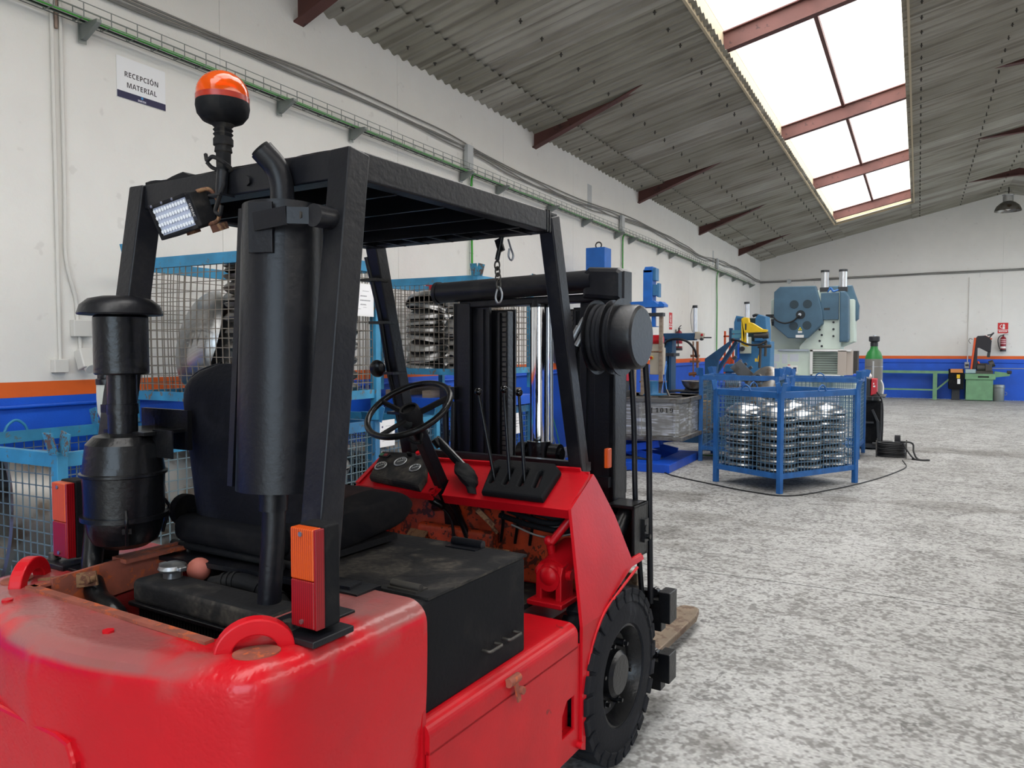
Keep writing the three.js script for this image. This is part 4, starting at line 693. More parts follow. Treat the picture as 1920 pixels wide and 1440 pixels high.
// ---------------------------------------------------------------- mesh-sided stillages and the pressed steel parts in them
function stillage(label, group, a, b, H, pos, ry, mat, wire, opt = {}) {
  const o = thing('mesh_stillage', label, 'stillage', pos, ry, group), ha = a / 2, hb = b / 2, y0 = opt.y0 ?? 0.16, P = 0.055;
  for (const [sx, sz] of [[-1, -1], [1, -1], [1, 1], [-1, 1]]) {
    const x = sx * (ha - P / 2), z = sz * (hb - P / 2);
    const p = part('post', [box(x - P / 2, x + P / 2, 0, H, z - P / 2, z + P / 2, 0.004)], opt.post || mat, o), e = 0.045;
    part('corner_cup', [bar([x + sx * P / 2, H - 0.01, z], [x + sx * (P / 2 + 0.03), H + 0.1, z], P * 1.3, 0.008), bar([x, H - 0.01, z + sz * P / 2], [x, H + 0.1, z + sz * (P / 2 + 0.03)], P * 1.3, 0.008)], opt.cup || mat, p);
  }
  for (const s of [-1, 1]) {
    part('top_rail', box(-ha + P, ha - P, H - 0.075, H - 0.005, s * (hb - 0.035) - 0.02, s * (hb - 0.035) + 0.02), mat, o);
    part('top_rail', box(s * (ha - 0.035) - 0.02, s * (ha - 0.035) + 0.02, H - 0.075, H - 0.005, -hb + P, hb - P), mat, o);
    part('bottom_rail', box(-ha + P, ha - P, y0, y0 + 0.06, s * (hb - 0.035) - 0.02, s * (hb - 0.035) + 0.02), mat, o);
    part('bottom_rail', box(s * (ha - 0.035) - 0.02, s * (ha - 0.035) + 0.02, y0, y0 + 0.06, -hb + P, hb - P), mat, o);
  }
  part('tray', box(-ha + 0.05, ha - 0.05, y0 + 0.005, y0 + 0.02, -hb + 0.05, hb - 0.05), mat, o);
  const cell = opt.cell || 0.058, r = opt.r || 0.0026, bow = opt.bow || 0;
  for (const [len, f] of [[a, (u, d) => [u, hb - 0.03 + d]], [a, (u, d) => [u, -hb + 0.03 - d]], [b, (u, d) => [ha - 0.03 + d, u]], [b, (u, d) => [-ha + 0.03 - d, u]]]) {
    const g = [], n = Math.round((len - 2 * P) / cell), m = Math.round((H - y0 - 0.13) / cell), L = len / 2 - P;
    const q = (u, v) => { const U = -L + 2 * L * u, d = bow * Math.sin(Math.PI * u) * Math.sin(Math.PI * v), [x, z] = f(U, d); return [x, y0 + 0.05 + (H - y0 - 0.11) * v, z]; };
    for (let i = 0; i <= n; i++) for (let k = 0; k < (bow ? 4 : 1); k++) g.push(bar(q(i / n, k / (bow ? 4 : 1)), q(i / n, (k + 1) / (bow ? 4 : 1)), r * 2));
    for (let j = 0; j <= m; j++) for (let k = 0; k < (bow ? 4 : 1); k++) g.push(bar(q(k / (bow ? 4 : 1), j / m), q((k + 1) / (bow ? 4 : 1), j / m), r * 2));
    part('wire_mesh', g, wire, o).userData.kind = 'stuff';
  }
  for (const s of opt.loops || []) part('lifting_loop', tube(s.x ? [[-0.07, H - 0.01, hb * s.x], [-0.05, H + 0.03, hb * s.x], [0, H + 0.06, hb * s.x], [0.05, H + 0.03, hb * s.x], [0.07, H - 0.01, hb * s.x]] : [[ha * s.z, H - 0.01, -0.07], [ha * s.z, H + 0.03, -0.05], [ha * s.z, H + 0.06, 0], [ha * s.z, H + 0.03, 0.05], [ha * s.z, H - 0.01, 0.07]], 0.009, 20, 8), mat, o);
  return o;
}
const domeProfile = (R, h, hole) => { const p = []; if (hole) p.push([hole, h - 0.012], [hole + 0.004, h + 0.012], [hole + 0.02, h + 0.012], [hole + 0.024, h - 0.002]); else p.push([0, h]); for (let k = 1; k <= 10; k++) { const a = k / 10 * Math.PI / 2, r = R * Math.sin(a); if (r > hole + 0.03) p.push([r, h * Math.pow(Math.max(0, 1 - Math.pow(r / R, 2.6)), 0.6)]); } p.push([R + 0.004, -0.006], [R - 0.004, -0.01]); return p; };
const dishGeo = { tank: ready(lathe(domeProfile(0.222, 0.092, 0.095), 0, 0, 0, 44, 0.6)), dome: ready(lathe(domeProfile(0.35, 0.15, 0), 0, 0, 0, 52, 0.6)), band: ready(lathe(domeProfile(0.22, 0.048, 0), 0, 0, 0, 40, 0.6)), thin: ready(lathe(domeProfile(0.225, 0.05, 0), 0, 0, 0, 40, 0.6)), plain: ready(lathe(domeProfile(0.225, 0.1, 0), 0, 0, 0, 44, 0.6)), big: ready(lathe(domeProfile(0.4, 0.16, 0), 0, 0, 0, 56, 0.6)), wide: ready(lathe(domeProfile(0.3, 0.13, 0.1), 0, 0, 0, 48, 0.6)), drum: ready(lathe([[0.4, 0.14], [0.42, 0.13], [0.42, -0.13], [0.4, -0.14], [0.395, -0.12], [0.395, 0.12]], 0, 0, 0, 64, 0.5)) };
function dish(kind, mat, pos, rot, label, category, group) {
  const m = new THREE.Mesh(dishGeo[kind], mat); m.name = numbered(kind === 'drum' ? 'steel_ring' : 'steel_dish'); m.position.set(...pos); m.rotation.set(...rot); m.userData = { label, category, group }; scene.add(m); return m;
}
const ORD = ['top', 'second', 'third', 'fourth', 'fifth', 'sixth', 'seventh', 'eighth', 'ninth', 'tenth', 'eleventh', 'twelfth', 'thirteenth', 'fourteenth', 'fifteenth', 'sixteenth', 'seventeenth', 'eighteenth', 'nineteenth', 'twentieth'];
function stack(kind, mat, x, z, y, n, step, where, jit = 0.04, flip = true, cap) {
  for (let k = 0; k < n; k++) { const up = !flip || k % 2 === 1 || k === n - 1; dish(cap && k === n - 1 ? cap : kind, mat, [x + rnd(-0.008, 0.008), y + step * k + (up ? 0.01 : step - 0.01), z + rnd(-0.008, 0.008)], [(up ? 0 : Math.PI) + rnd(-jit, jit), rnd(0, 6), rnd(-jit, jit)], (k === n - 1 ? 'top' : ORD[n - 1 - k] + ' from top') + ' steel dish, stack ' + where, 'steel dish', 'steel dishes stacked ' + where); }
}
// the blue stillage out on the floor: near corner at c, long side along u, short side along w
{
  const c = V3(-1.33, 0, -8.89), u = V3(0.505, 0, -0.863), w = V3(-0.863, 0, -0.505), at = (i, j) => c.clone().addScaledVector(u, i).addScaledVector(w, j), m = at(0.71, 0.5);
  stillage('blue mesh stillage on the open floor, full of polished steel tank ends', null, 1.42, 1.0, 1.14, [m.x, 0, m.z], Math.atan2(-u.z, u.x), M.cageBlue, M.wireBlue, { loops: [{ x: 1 }, { x: -1 }, { z: -1 }], r: 0.003 });
  const where = [['behind the front post of the floor stillage', 0.26, 0.26], ['at the left of the floor stillage', 0.26, 0.745], ['right of the front post, floor stillage', 0.715, 0.26], ['at the right of the floor stillage', 1.165, 0.26], ['in the middle back of the floor stillage', 0.72, 0.745], ['in the far corner of the floor stillage', 1.165, 0.745]];
  where.forEach(([t, i, j], k) => { const p = at(i, j); stack('band', k % 2 ? M.steelBright : M.steel, p.x, p.z, 0.185, 15 - (k === 2 ? 1 : 0), 0.0475, t, 0.03, true, 'tank'); });
}
// stillages behind it
{
  const cx = -2.26, cz = -11.55;
  stillage('blue mesh stillage with loose pressed parts, behind the floor stillage', null, 1.1, 0.95, 1.25, [cx, 0, cz], 0.04, M.cageBlue, M.wireBlue, { r: 0.003 });
  dish('wide', M.steelDull, [-1.95, 1.1, -11.3], [0.75, 0.3, 0.7], 'tilted bright steel dish leaning on the right rail of the stillage behind', 'steel dish', 'loose parts in the rear stillage');
  dish('wide', M.steelDull, [-1.97, 0.95, -11.35], [0.25, 0.2, 0.15], 'flat dark steel dish under the tilted one', 'steel dish', 'loose parts in the rear stillage');
  dish('big', M.steelDull, [-2.3, 0.5, -11.4], [0.2, 0.2, 0.1], 'large steel dish lying low in the rear stillage', 'steel dish', 'loose parts in the rear stillage');
  const pl = thing('metal_offcut', 'long bright sheet offcut standing out of the rear stillage', 'offcut', [-2.0, 0.7, -11.6]);
  part('sheet', turn(box(-0.09, 0.09, -0.4, 0.4, -0.006, 0.006, 0.002), 0.2, 0.2, 0.75, -0.12, 0.42, 0), M.steelDull, pl); part('notched_edge', [0, 1, 2, 3].map(k => turn(box(-0.03, 0.03, -0.02, 0.02, -0.02, 0.02), 0, 0, 0.7, -0.4 + 0.075 * k, 0.79 - 0.05 * k, 0.02)), M.darkGrey, pl);
  stillage('blue mesh stillage with deep rails, nearest the tall press', null, 1.12, 0.9, 1.2, [-1.28, 0, -12.75], -0.03, M.cageBlue, M.wireBlue, { loops: [{ x: 1 }], r: 0.003 });
}
// stillages along the left wall: A at the left edge, then a stack of two, then further ones
{
  const G = 'stillages along the left wall';
  stillage('light blue stillage at the left edge of the picture, with large rings', G, 1.34, 1.12, 1.1, [-4.36, 0, -2.81], 0, M.cageLight, M.wire, { loops: [{ z: -1 }], cup: M.cageRust });
  stillage('lower stillage right under the tall stack behind the driver seat', G, 1.44, 0.98, 1.1, [-4.16, 0, -3.97], 0, M.cageMid, M.wire);
  stillage('upper stillage of the tall pair right behind the silencer', G, 1.44, 0.98, 1.13, [-4.14, 1.1, -3.96], 0, M.cageLight, M.wireRust, { bow: 0.02 });
  stillage('lower stillage with a paper label, seen past the steering wheel', G, 1.3, 1.0, 1.02, [-4.45, 0, -5.3], 0, M.cageLight, M.wireBlue);
  stillage('lower stillage seen below the mast crossbar', G, 1.2, 1.15, 1.02, [-4.3, 0, -6.9], 0, M.cageMid, M.wireBlue);
  stillage('upper stillage of tangled dishes beside the mast', G, 1.2, 1.2, 1.12, [-4.3, 1.2, -6.9], 0, M.cageLight, M.wireRust, { cup: M.cageRust });
  const tray = thing('blue_sheet', 'bright blue sheet lying between two stillages behind the steering wheel', 'sheet', [-4.3, 1.03, -6.9]);
  part('sheet', box(-0.55, 0.62, 0, 0.1, -0.55, 0.6, 0.004), M.dado, tray); part('wooden_block', [-0.45, 0, 0.45].map(x => box(x - 0.05, x + 0.05, 0.1, 0.17, -0.5, 0.58)), M.timber, tray);
  // left edge: rings on edge and wide shallow dishes
  dish('drum', M.steelDull, [-4.5, 0.62, -2.5], [1.45, 0, 0.25], 'large dark steel ring standing on edge in the left stillage', 'steel ring', 'rings in the left stillage');
  dish('drum', M.steelDull, [-4.3, 0.6, -3.2], [1.5, 0, 0.1], 'large steel ring standing behind the first one in the left stillage', 'steel ring', 'rings in the left stillage');
  for (let k = 0; k < 6; k++) dish('big', M.steelDull, [-4.22 + rnd(-0.02, 0.02), 0.2 + 0.085 * k, -2.83], [rnd(-0.05, 0.05), 0, rnd(-0.05, 0.05)], (k === 5 ? 'top' : ORD[5 - k] + ' from top') + ' wide shallow dish of the pile in the left stillage', 'steel dish', 'wide dishes in the left stillage');
  // under the tall stack
  [[-3.8, -3.75, 'near right'], [-4.3, -3.75, 'near left'], [-3.8, -4.2, 'far right']].forEach(([x, z, t]) => stack('plain', M.steelDull, x, z, 0.2, 6, 0.11, 'under the tall stillage pair, ' + t, 0.08));
  // upper one: tilted drums and two stacks
  dish('dome', M.steel, [-4.36, 1.67, -3.7], [1.1, 0.35, 0.5], 'large tilted steel dome with a bright glint, left of the silencer', 'steel dish', 'tilted domes behind the seat');
  dish('dome', M.steelDull, [-4.26, 1.72, -3.86], [1.1, 0.35, 0.5], 'second tilted steel dome leaning behind the glinting one', 'steel dish', 'tilted domes behind the seat');
  stack('thin', M.steelDull, -3.86, -3.74, 1.29, 19, 0.048, 'just left of the silencer', 0.06);
  stack('thin', M.steelDull, -3.7, -4.18, 1.29, 17, 0.049, 'between silencer and guard post', 0.07);
  stack('plain', M.steelDull, -4.5, -4.22, 1.29, 4, 0.09, 'behind the seat, farthest back', 0.1);
  // paper-label stillage and the mast stack
  [[-4.08, -5.05, 'near right'], [-4.1, -5.52, 'far right'], [-4.6, -5.1, 'near left']].forEach(([x, z, t]) => stack('plain', M.steelDull, x, z, 0.2, 6, 0.105, 'in the paper-label stillage, ' + t, 0.1));
  [[-4.0, -6.62, 'near right'], [-4.5, -6.62, 'near left'], [-4.0, -7.15, 'far right']].forEach(([x, z, t]) => stack('plain', M.steel, x, z, 0.2, 6, 0.11, 'in the stillage beyond the levers, ' + t, 0.12));
  stack('plain', M.steel, -4.48, -6.62, 1.4, 10, 0.075, 'left of the mast', 0.24, false);
  stack('plain', M.steel, -4.0, -6.6, 1.4, 10, 0.078, 'half hidden by the mast rail', 0.22, false);
  stack('plain', M.steelDull, -3.97, -7.15, 1.4, 7, 0.1, 'seen between mast rail and chrome piston', 0.16);
  dish('big', M.steel, [-5.13, 1.79, -11.3], [0, 0, -Math.PI / 2], 'large hollow steel dome on the wall side, right of the chrome piston', 'steel dish', 'loose dome by the wall');
  // leaning coloured rods
  [[1.347, -10.024, 0.57, -10.203, 0x6d6f70, 'grey thin rod leaning against the blue dado, left of its neighbour'], [1.325, -10.279, 0.795, -10.315, 0x2c8a3c, 'green thin rod leaning against the blue dado']].forEach(([y0, z0, y1, z1, col, lab]) => { const o = thing('thin_rod', lab, 'rod', [-4.5, 0, z1]); part('shaft', rod([-0.45, y0, z0 - z1], [0.02, 0.02, 0.25], 0.006, 8), std(col, 0.5), o); part('red_cap', ball(0.014, -0.44, y0 - 0.02, (z0 - z1) * 0.97), M.redGloss, o); });
  // printed labels on the mesh
  const sheetTex = canvasTex(256, 256, (c, w, h) => {   // too small in the picture to read: a dot and rows of dashes
    c.fillStyle = '#f2f2f4'; c.fillRect(0, 0, w, h); c.fillStyle = '#4a4a70'; c.beginPath(); c.arc(55, 58, 12, 0, 7); c.fill();
    c.fillStyle = '#55565e'; [[110, 52, 90, 4], [80, 92, 90, 9], [76, 128, 140, 9], [80, 164, 80, 9], [40, 92, 14, 3], [40, 128, 12, 3], [120, 190, 40, 3], [50, 205, 30, 3]].forEach(([x, y, a, t]) => { for (let k = 0; k < a; k += 9) c.fillRect(x + k, y - (k % 2) * 2, 6, t - (k % 3)); });
  });
  for (const [x, y, z, w, h, ry, lab] of [[-3.79, 0.93, -5.0, 0.2, 0.2, Math.PI / 2, 'white paper label on the mesh behind the steering wheel'], [-3.43, 0.84, -3.62, 0.17, 0.22, Math.PI / 2, 'white paper label on the mesh behind the seat back'], [-3.41, 1.95, -4.25, 0.2, 0.21, Math.PI / 2, 'white paper label high on the mesh beside the guard front post'], [-3.69, 0.84, -7.1, 0.17, 0.2, Math.PI / 2, 'white paper label seen between the control levers']]) {
    const o = thing('paper_label', lab, 'label', [x, y, z], 0, 'paper labels on the stillages'); part('pouch', turn(box(-w / 2 - 0.008, w / 2 + 0.008, -h / 2 - 0.008, h / 2 + 0.008, -0.003, 0), 0, ry, 0), M.paper, o); printPart('print', w, h, sheetTex, o, ry ? 0.0008 : 0, 0, ry ? 0 : 0.0008, ry);
  }
  const bx = thing('red_white_box', 'red and white printed carton on top of the far stillage', 'box', [-4.75, 2.2, -7.3]);
  part('carton', box(-0.14, 0.14, 0, 0.16, -0.12, 0.12), M.redGloss, bx); part('white_band', [-0.06, 0.02, 0.08].map(k => box(0.1395, 0.142, 0.02, 0.14, k - 0.012, k + 0.012)), M.white, bx);
}

// ---------------------------------------------------------------- machines
const R3 = (x0, y0, x1, y1) => [Math.min(x0, x1), Math.max(x0, x1), Math.max(0, Math.min(y0, y1)), Math.max(y0, y1)];
const exz = (pts, d, ax, off, b = 0) => ext(pts.map(p => [p[0], Math.max(0, p[1])]), d, ax, off, b);
const blk = (a, z0, z1, b = 0) => box(...R3(...a), z0, z1, b);   // a holds two opposite corners x, y, x, y
{
  // steel test tank J1019 on its frame, with the blue press head above it
  const o = thing('test_tank', 'bare steel tank stencilled J1019 with a timber frame and blue press head on top', 'test rig'), Z = -10.05, D = -11.35;
  const xr = -2.8, xl = -4.35, y0 = 0.43, y1 = 0.945;
  const plateTex = tex(512, 1.0, (u, v) => { const s = fbm(u, v, 6, 3, 701, 60), f = warp(u, v, 6, 4, 711), z = sm(0.35, 0.6, warp(u, v, 3, 3, 721, 1.5)); return mix3([0.58, 0.57, 0.55], [0.9, 0.92, 0.96], 0.8 * sm(0.42, 0.75, s) * z + 0.15 * f); });
  const plate = std(0xffffff, 0.42, 0.6, { map: plateTex });
  part('front_sheet', box(xl, xr - 0.02, y0, y1, Z - 0.02, Z), plate, o); part('side_sheet', box(xr - 0.02, xr, y0, y1, D, Z), plate, o); part('rear_sheet', box(xl, xr, y0, y1, D, D + 0.02), plate, o); part('left_sheet', box(xl, xl + 0.02, y0, y1, D, Z), plate, o); part('floor_sheet', box(xl, xr, y0, y0 + 0.02, D, Z), plate, o);
  part('top_rim', [box(xl, xr + 0.05, y1 - 0.045, y1 + 0.01, Z - 0.02, Z + 0.035, 0.005), box(xr - 0.01, xr + 0.05, y1 - 0.045, y1 + 0.01, D, Z, 0.005), box(xl, xr, y1 - 0.045, y1 + 0.01, D - 0.03, D + 0.02, 0.005)], M.steelDull, o);
  part('bottom_rim', [box(xl, xr + 0.05, y0 - 0.04, y0 + 0.015, Z - 0.02, Z + 0.04, 0.005), box(xr - 0.01, xr + 0.06, y0 - 0.04, y0 + 0.015, D, Z, 0.005)], M.steelDull, o);
  for (const x of [-3.345, -2.87]) part('rib', box(x, x + 0.035, y0, y1, Z, Z + 0.03, 0.004), plate, o);
  for (const z of [-10.55]) part('rib', box(xr, xr + 0.035, y0, y1, z - 0.03, z + 0.03, 0.004), plate, o);
  const serif = await new FontLoader().loadAsync('fonts/droid/droid_serif_bold.typeface.json');
  ['J', '1', '0', '1', '9'].forEach((t, i) => part('stencil_letter', new TextGeometry(t, { font: serif, size: 0.062, depth: 0.002, curveSegments: 4 }).translate(-3.19 + 0.066 * i, 0.765, Z + 0.0005), std(0x141414, 0.7), o));
  // timber uprights
  for (const [px0, px1, top, z] of [[-3.55, -3.505, 1.62, -10.35], [-3.51, -3.46, 1.6, -10.6], [-3.365, -3.315, 2.13, -11.0], [-3.98, -3.94, 2.13, -11.0]]) part('upright', box(px0, px1, 0.96, top, z - 0.03, z + 0.03, 0.003), M.timber, o);
  part('cross_beam', [box(-4.1, -3.33, 2.02, 2.07, -11.06, -10.94)], M.darkGrey, o);
  part('shelf', [box(-3.7, -3.36, 1.17, 1.195, -11.05, -10.8, 0.004), rod([-3.6, 1.62, -10.9], [-3.4, 1.62, -10.9], 0.01, 8)], M.rust, o);
  part('spindle_foot', lathe([[0.2, 0.97], [0.2, 0.985], [0.085, 0.99], [0.075, 1.02], [0.075, 1.12], [0.085, 1.17], [0, 1.17]], -3.54, 0, -10.75, 32), M.skyBlue, o);
  part('control_cabinet', [box(-3.63, -3.43, 1.28, 1.68, -11.2, -11.06, 0.006), box(-3.6, -3.45, 1.68, 1.74, -11.2, -11.08, 0.004)], M.beige, o);
  part('stop_button', [rod([-3.6, 1.53, -11.06], [-3.6, 1.53, -11.04], 0.026, 18)], M.yellow, o); part('stop_knob', rod([-3.6, 1.53, -11.04], [-3.6, 1.53, -11.02], 0.018, 18), M.redGloss, o);
  part('motor', [rod([-3.62, 1.8, -11.1], [-3.48, 1.8, -11.1], 0.07, 24), rod([-3.48, 1.8, -11.1], [-3.44, 1.8, -11.1], 0.06, 24)], M.redGloss, o);
  part('blue_hose', [tube([[-3.42, 1.45, -11.0], [-3.38, 1.3, -10.8], [-3.33, 1.1, -10.7], [-3.28, 0.99, -10.6]], 0.008, 24, 6), tube([[-3.41, 1.4, -11.0], [-3.42, 1.2, -10.9], [-3.4, 1.0, -10.7]], 0.007, 24, 6)], M.blueHose, o);
  part('hand_tool', [bar([-3.22, 0.965, -10.5], [-3.28, 1.06, -10.55], 0.02, 0.02), box(-3.35, -3.1, 0.955, 0.975, -10.7, -10.4)], M.iron, o);
  // press head
  part('press_column', [box(-3.64, -3.5, 2.1, 2.62, -11.1, -10.9, 0.01), ext([[-3.64, 2.58], [-3.5, 2.58], [-3.5, 2.66], [-3.61, 2.66]], 0.2, 'z', -11.1)], M.brightBlue, o);
  part('slide_block', [box(-3.5, -3.455, 2.46, 2.64, -11.08, -10.92, 0.004), box(-3.5, -3.43, 2.24, 2.4, -11.08, -10.92, 0.004), box(-3.44, -3.415, 2.22, 2.42, -11.06, -10.94)], M.skyBlue, o);
  part('press_beam', [box(-4.35, -3.55, 2.08, 2.16, -11.08, -10.92, 0.006), ext([[-3.68, 2.07], [-3.4, 2.07], [-3.4, 2.11], [-3.46, 2.16], [-3.6, 2.17], [-3.66, 2.14]], 0.3, 'z', -11.15), ext([[-3.4, 2.075], [-3.32, 2.075], [-3.32, 2.11], [-3.37, 2.15], [-3.4, 2.15]], 0.2, 'z', -11.1)], M.brightBlue, o);
  part('ram', [box(-3.53, -3.475, 1.79, 2.08, -11.03, -10.97, 0.004), box(-3.56, -3.445, 1.785, 1.795, -11.06, -10.94)], M.brightBlue, o);
  for (const c of o.children) {   // seat the upper parts on the frame
    if (['press_column', 'slide_block', 'press_beam', 'ram'].includes(c.name)) c.position.set(0.05, 0.16, 0);
    if (c.name === 'cross_beam') c.position.set(0.03, 0.08, 0);
    if (['control_cabinet', 'stop_button', 'stop_knob', 'motor', 'shelf'].includes(c.name)) c.position.set(0.1, -0.04, 0);
    if (['spindle_foot', 'hand_tool', 'blue_hose'].includes(c.name)) c.position.set(0.16, -0.01, 0);
  }
  rebase(o, -3.55, 0.39, -10.7);
  // tall blue box with an eye bolt behind
  const t = thing('blue_column', 'flat blue column with an eye bolt on top, seen above the mast', 'machine column', [0, 0, 0]);
  part('column', box(-4.784, -4.460, 0, 3.253, -11.9, -11.6, 0.008), M.brightBlue, t); part('eye_bolt', torus(0.05, 0.012, -4.622, 3.303, -11.75, 8, 24), M.iron, t);
  rebase(t, -4.622, 0, -11.75);
  // lift table
  const l = thing('lift_table', 'bright blue scissor lift table under the steel tank', 'lift table');
  part('base_frame', ext([[-4.3, -9.72], [-2.83, -9.72], [-2.83, -11.3], [-4.3, -11.3]], 0.11, 'y', 0, 0.006, [[[-4.15, -10.05], [-4.15, -11.15], [-3.1, -11.15], [-3.1, -10.05]]]), M.tableBlue, l);
  for (const z of [-10.15, -11.0]) { part('scissor_arm', bar([-4.2, 0.12, z], [-3.1, 0.33, z], 0.05, 0.1, 0.006), M.tableBlue, l); part('scissor_arm', bar([-4.2, 0.33, z - 0.07], [-3.1, 0.12, z - 0.07], 0.05, 0.1, 0.006), M.tableBlue, l); }
  part('lift_platform', [box(-4.3, -3.2, 0.36, 0.43, -11.25, -10.1, 0.005)], M.timber, l); part('ram', [bar([-3.9, 0.16, -10.6], [-3.2, 0.33, -10.6], 0.12, 0.13, 0.01)], M.tableBlue, l);
  rebase(l, -3.57, 0, -10.5);
  // red welding set behind the frame
  const r = thing('welding_machine', 'red welding set behind the timber uprights of the steel tank', 'welder');
  part('case', [box(-4.28, -4.0, 1.12, 1.56, -11.5, -11.1, 0.01)], M.redGloss, r); part('base', [box(-4.28, -4.0, 0.98, 1.12, -11.5, -11.1), box(-4.3, -3.9, 0.9, 0.98, -11.5, -11.05), box(-4.2, -4.1, 0, 0.9, -11.4, -11.2)], M.darkGrey, r); part('lettering', box(-4.24, -4.1, 1.37, 1.39, -11.1, -11.098), M.white, r);
  rebase(r, -4.14, 0, -11.3);
}
{
  // spot welder with slate arm
  const Z = -13.2, o = thing('spot_welder', 'slate blue spot welder with a horizontal arm and long air cylinder', 'welder');
  part('column', [blk([-3.976, 1.797, -3.823, -0.305], Z - 0.3, Z - 0.05, 0.006), blk([-3.935, 1.572, -3.89, -0.309], Z - 0.05, Z), blk([-3.868, 1.572, -3.823, -0.305], Z - 0.05, Z)], M.machineBlue, o);
  part('arm', [blk([-3.977, 1.9, -3.419, 1.775], Z - 0.2, Z - 0.02, 0.006), blk([-3.976, 1.797, -3.908, 1.712], Z - 0.2, Z - 0.02)], M.machineBlue, o);
  part('clamp_plate', blk([-3.964, 1.553, -3.773, 1.498], Z - 0.35, Z + 0.02, 0.004), M.darkGrey, o);
  part('air_cylinder', [rod([-3.434, 1.885, Z - 0.1], [-3.439, 2.344, Z - 0.1], 0.036, 20)], M.alu, o); part('cylinder_cap', rod([-3.439, 2.334, Z - 0.1], [-3.44, 2.38, Z - 0.1], 0.042, 20), M.darkGrey, o);
  part('control_box', [turn(box(-0.07, 0.07, -0.06, 0.06, -0.06, 0.06, 0.008), 0, 0, -0.15, -3.328, 1.847, Z), blk([-3.412, 1.921, -3.346, 1.792], Z - 0.1, Z)], M.beige, o);
  part('red_button', rod([-3.273, 1.865, Z + 0.05], [-3.273, 1.865, Z + 0.08], 0.02, 14), M.redGloss, o);
  part('valve', [rod([-3.273, 1.819, Z], [-3.127, 1.818, Z], 0.012, 10), rod([-3.282, 1.792, Z + 0.02], [-3.282, 1.792, Z + 0.08], 0.025, 14)], M.darkGrey, o);
  part('cable', tube([[-3.955, 1.647, Z + 0.05], [-3.88, 1.759, Z + 0.08], [-3.7, 1.795, Z + 0.1], [-3.512, 1.748, Z + 0.1], [-3.399, 1.609, Z + 0.06], [-3.379, 1.481, Z]], 0.02, 40, 10), M.blackCable, o);
  part('electrode_arm', [rod([-3.466, 1.757, Z - 0.1], [-3.459, 1.148, Z - 0.1], 0.012, 10), rod([-3.392, 1.756, Z - 0.1], [-3.385, 1.168, Z - 0.1], 0.022, 14), blk([-3.5, 1.526, -3.361, 1.481], Z - 0.15, Z - 0.05), blk([-3.509, 1.425, -3.342, 1.389], Z - 0.15, Z - 0.05)], M.copper, o);
  part('electrode', [rod([-3.534, 1.184, Z - 0.1], [-3.349, 1.205, Z - 0.1], 0.03, 14), rod([-3.441, 1.204, Z - 0.1], [-3.441, 1.139, Z - 0.1], 0.016, 12)], M.copper, o);
  part('wire', tube([[-3.481, 2.381, Z - 0.12], [-3.517, 2.217, Z - 0.12], [-3.505, 2.015, Z - 0.12], [-3.486, 1.922, Z - 0.12]], 0.005, 20, 6), M.greyCable, o);
  part('table_plate', [blk([-3.862, 0.907, -3.153, 0.879], Z - 0.3, Z + 0.1, 0.004), blk([-3.569, 0.942, -3.318, 0.902], Z - 0.15, Z + 0.05)], M.darkGrey, o);
  part('table_stand', [blk([-3.662, 0.866, -3.232, -0.266], Z - 0.25, Z + 0.0)], M.machineBlue, o);
  rebase(o, -3.75, 0, -13.35);
  const d = thing('dark_bowl', 'dark shallow steel bowl standing on the spot welder table', 'bowl', [-3.416, 0.893, Z - 0.05]);
  part('bowl', lathe([[0, 0], [0.08, 0.004], [0.16, 0.05], [0.21, 0.12], [0.225, 0.17], [0.235, 0.175], [0.232, 0.185], [0.215, 0.18], [0.2, 0.13], [0.14, 0.06], [0, 0.02]], 0, 0, 0, 44), M.steelDull, d);
  const y = thing('yellow_cabinet', 'ochre yellow cabinet door behind the right end of the steel tank', 'cabinet');
  part('door', blk([-3.056, 0.793, -2.907, 0.289], -12.5, -12.2, 0.006), M.ochre, y); part('blue_edge', blk([-3.099, 0.826, -3.051, 0.282], -12.5, -12.18), M.machineBlue, y); part('foot', box(-2.96, -2.72, 0, 0.45, -12.45, -12.25), M.machineBlue, y);
  rebase(y, -2.83, 0, -12.35);
  const h = thing('hose_bundle', 'tangle of dark hoses and a filter unit behind the left post of the floor stillage', 'hoses');
  part('filter_unit', [box(-2.72, -2.5, 1.02, 1.18, -12.6, -12.4, 0.01), rod([-2.6, 1.18, -12.5], [-2.6, 1.24, -12.5], 0.03, 14)], M.alu, h);
  part('hose', [0, 1, 2, 3, 4].map(k => tube([[-2.7 + 0.05 * k, 1.08, -12.4], [-2.66 + 0.04 * k, 0.95, -12.3], [-2.68 + 0.03 * k, 0.7, -12.35], [-2.7 + 0.05 * k, 0.02, -12.4]], 0.014, 30, 8)), M.blackCable, h).userData.kind = 'stuff';
  part('support', box(-2.78, -2.45, 0, 1.0, -12.75, -12.65, 0.01), M.machineBlue, h);
  part('red_tag', box(-2.66, -2.56, 1.14, 1.18, -12.4, -12.398), M.redGloss, h);
  rebase(h, -2.6, 0, -12.5);
}
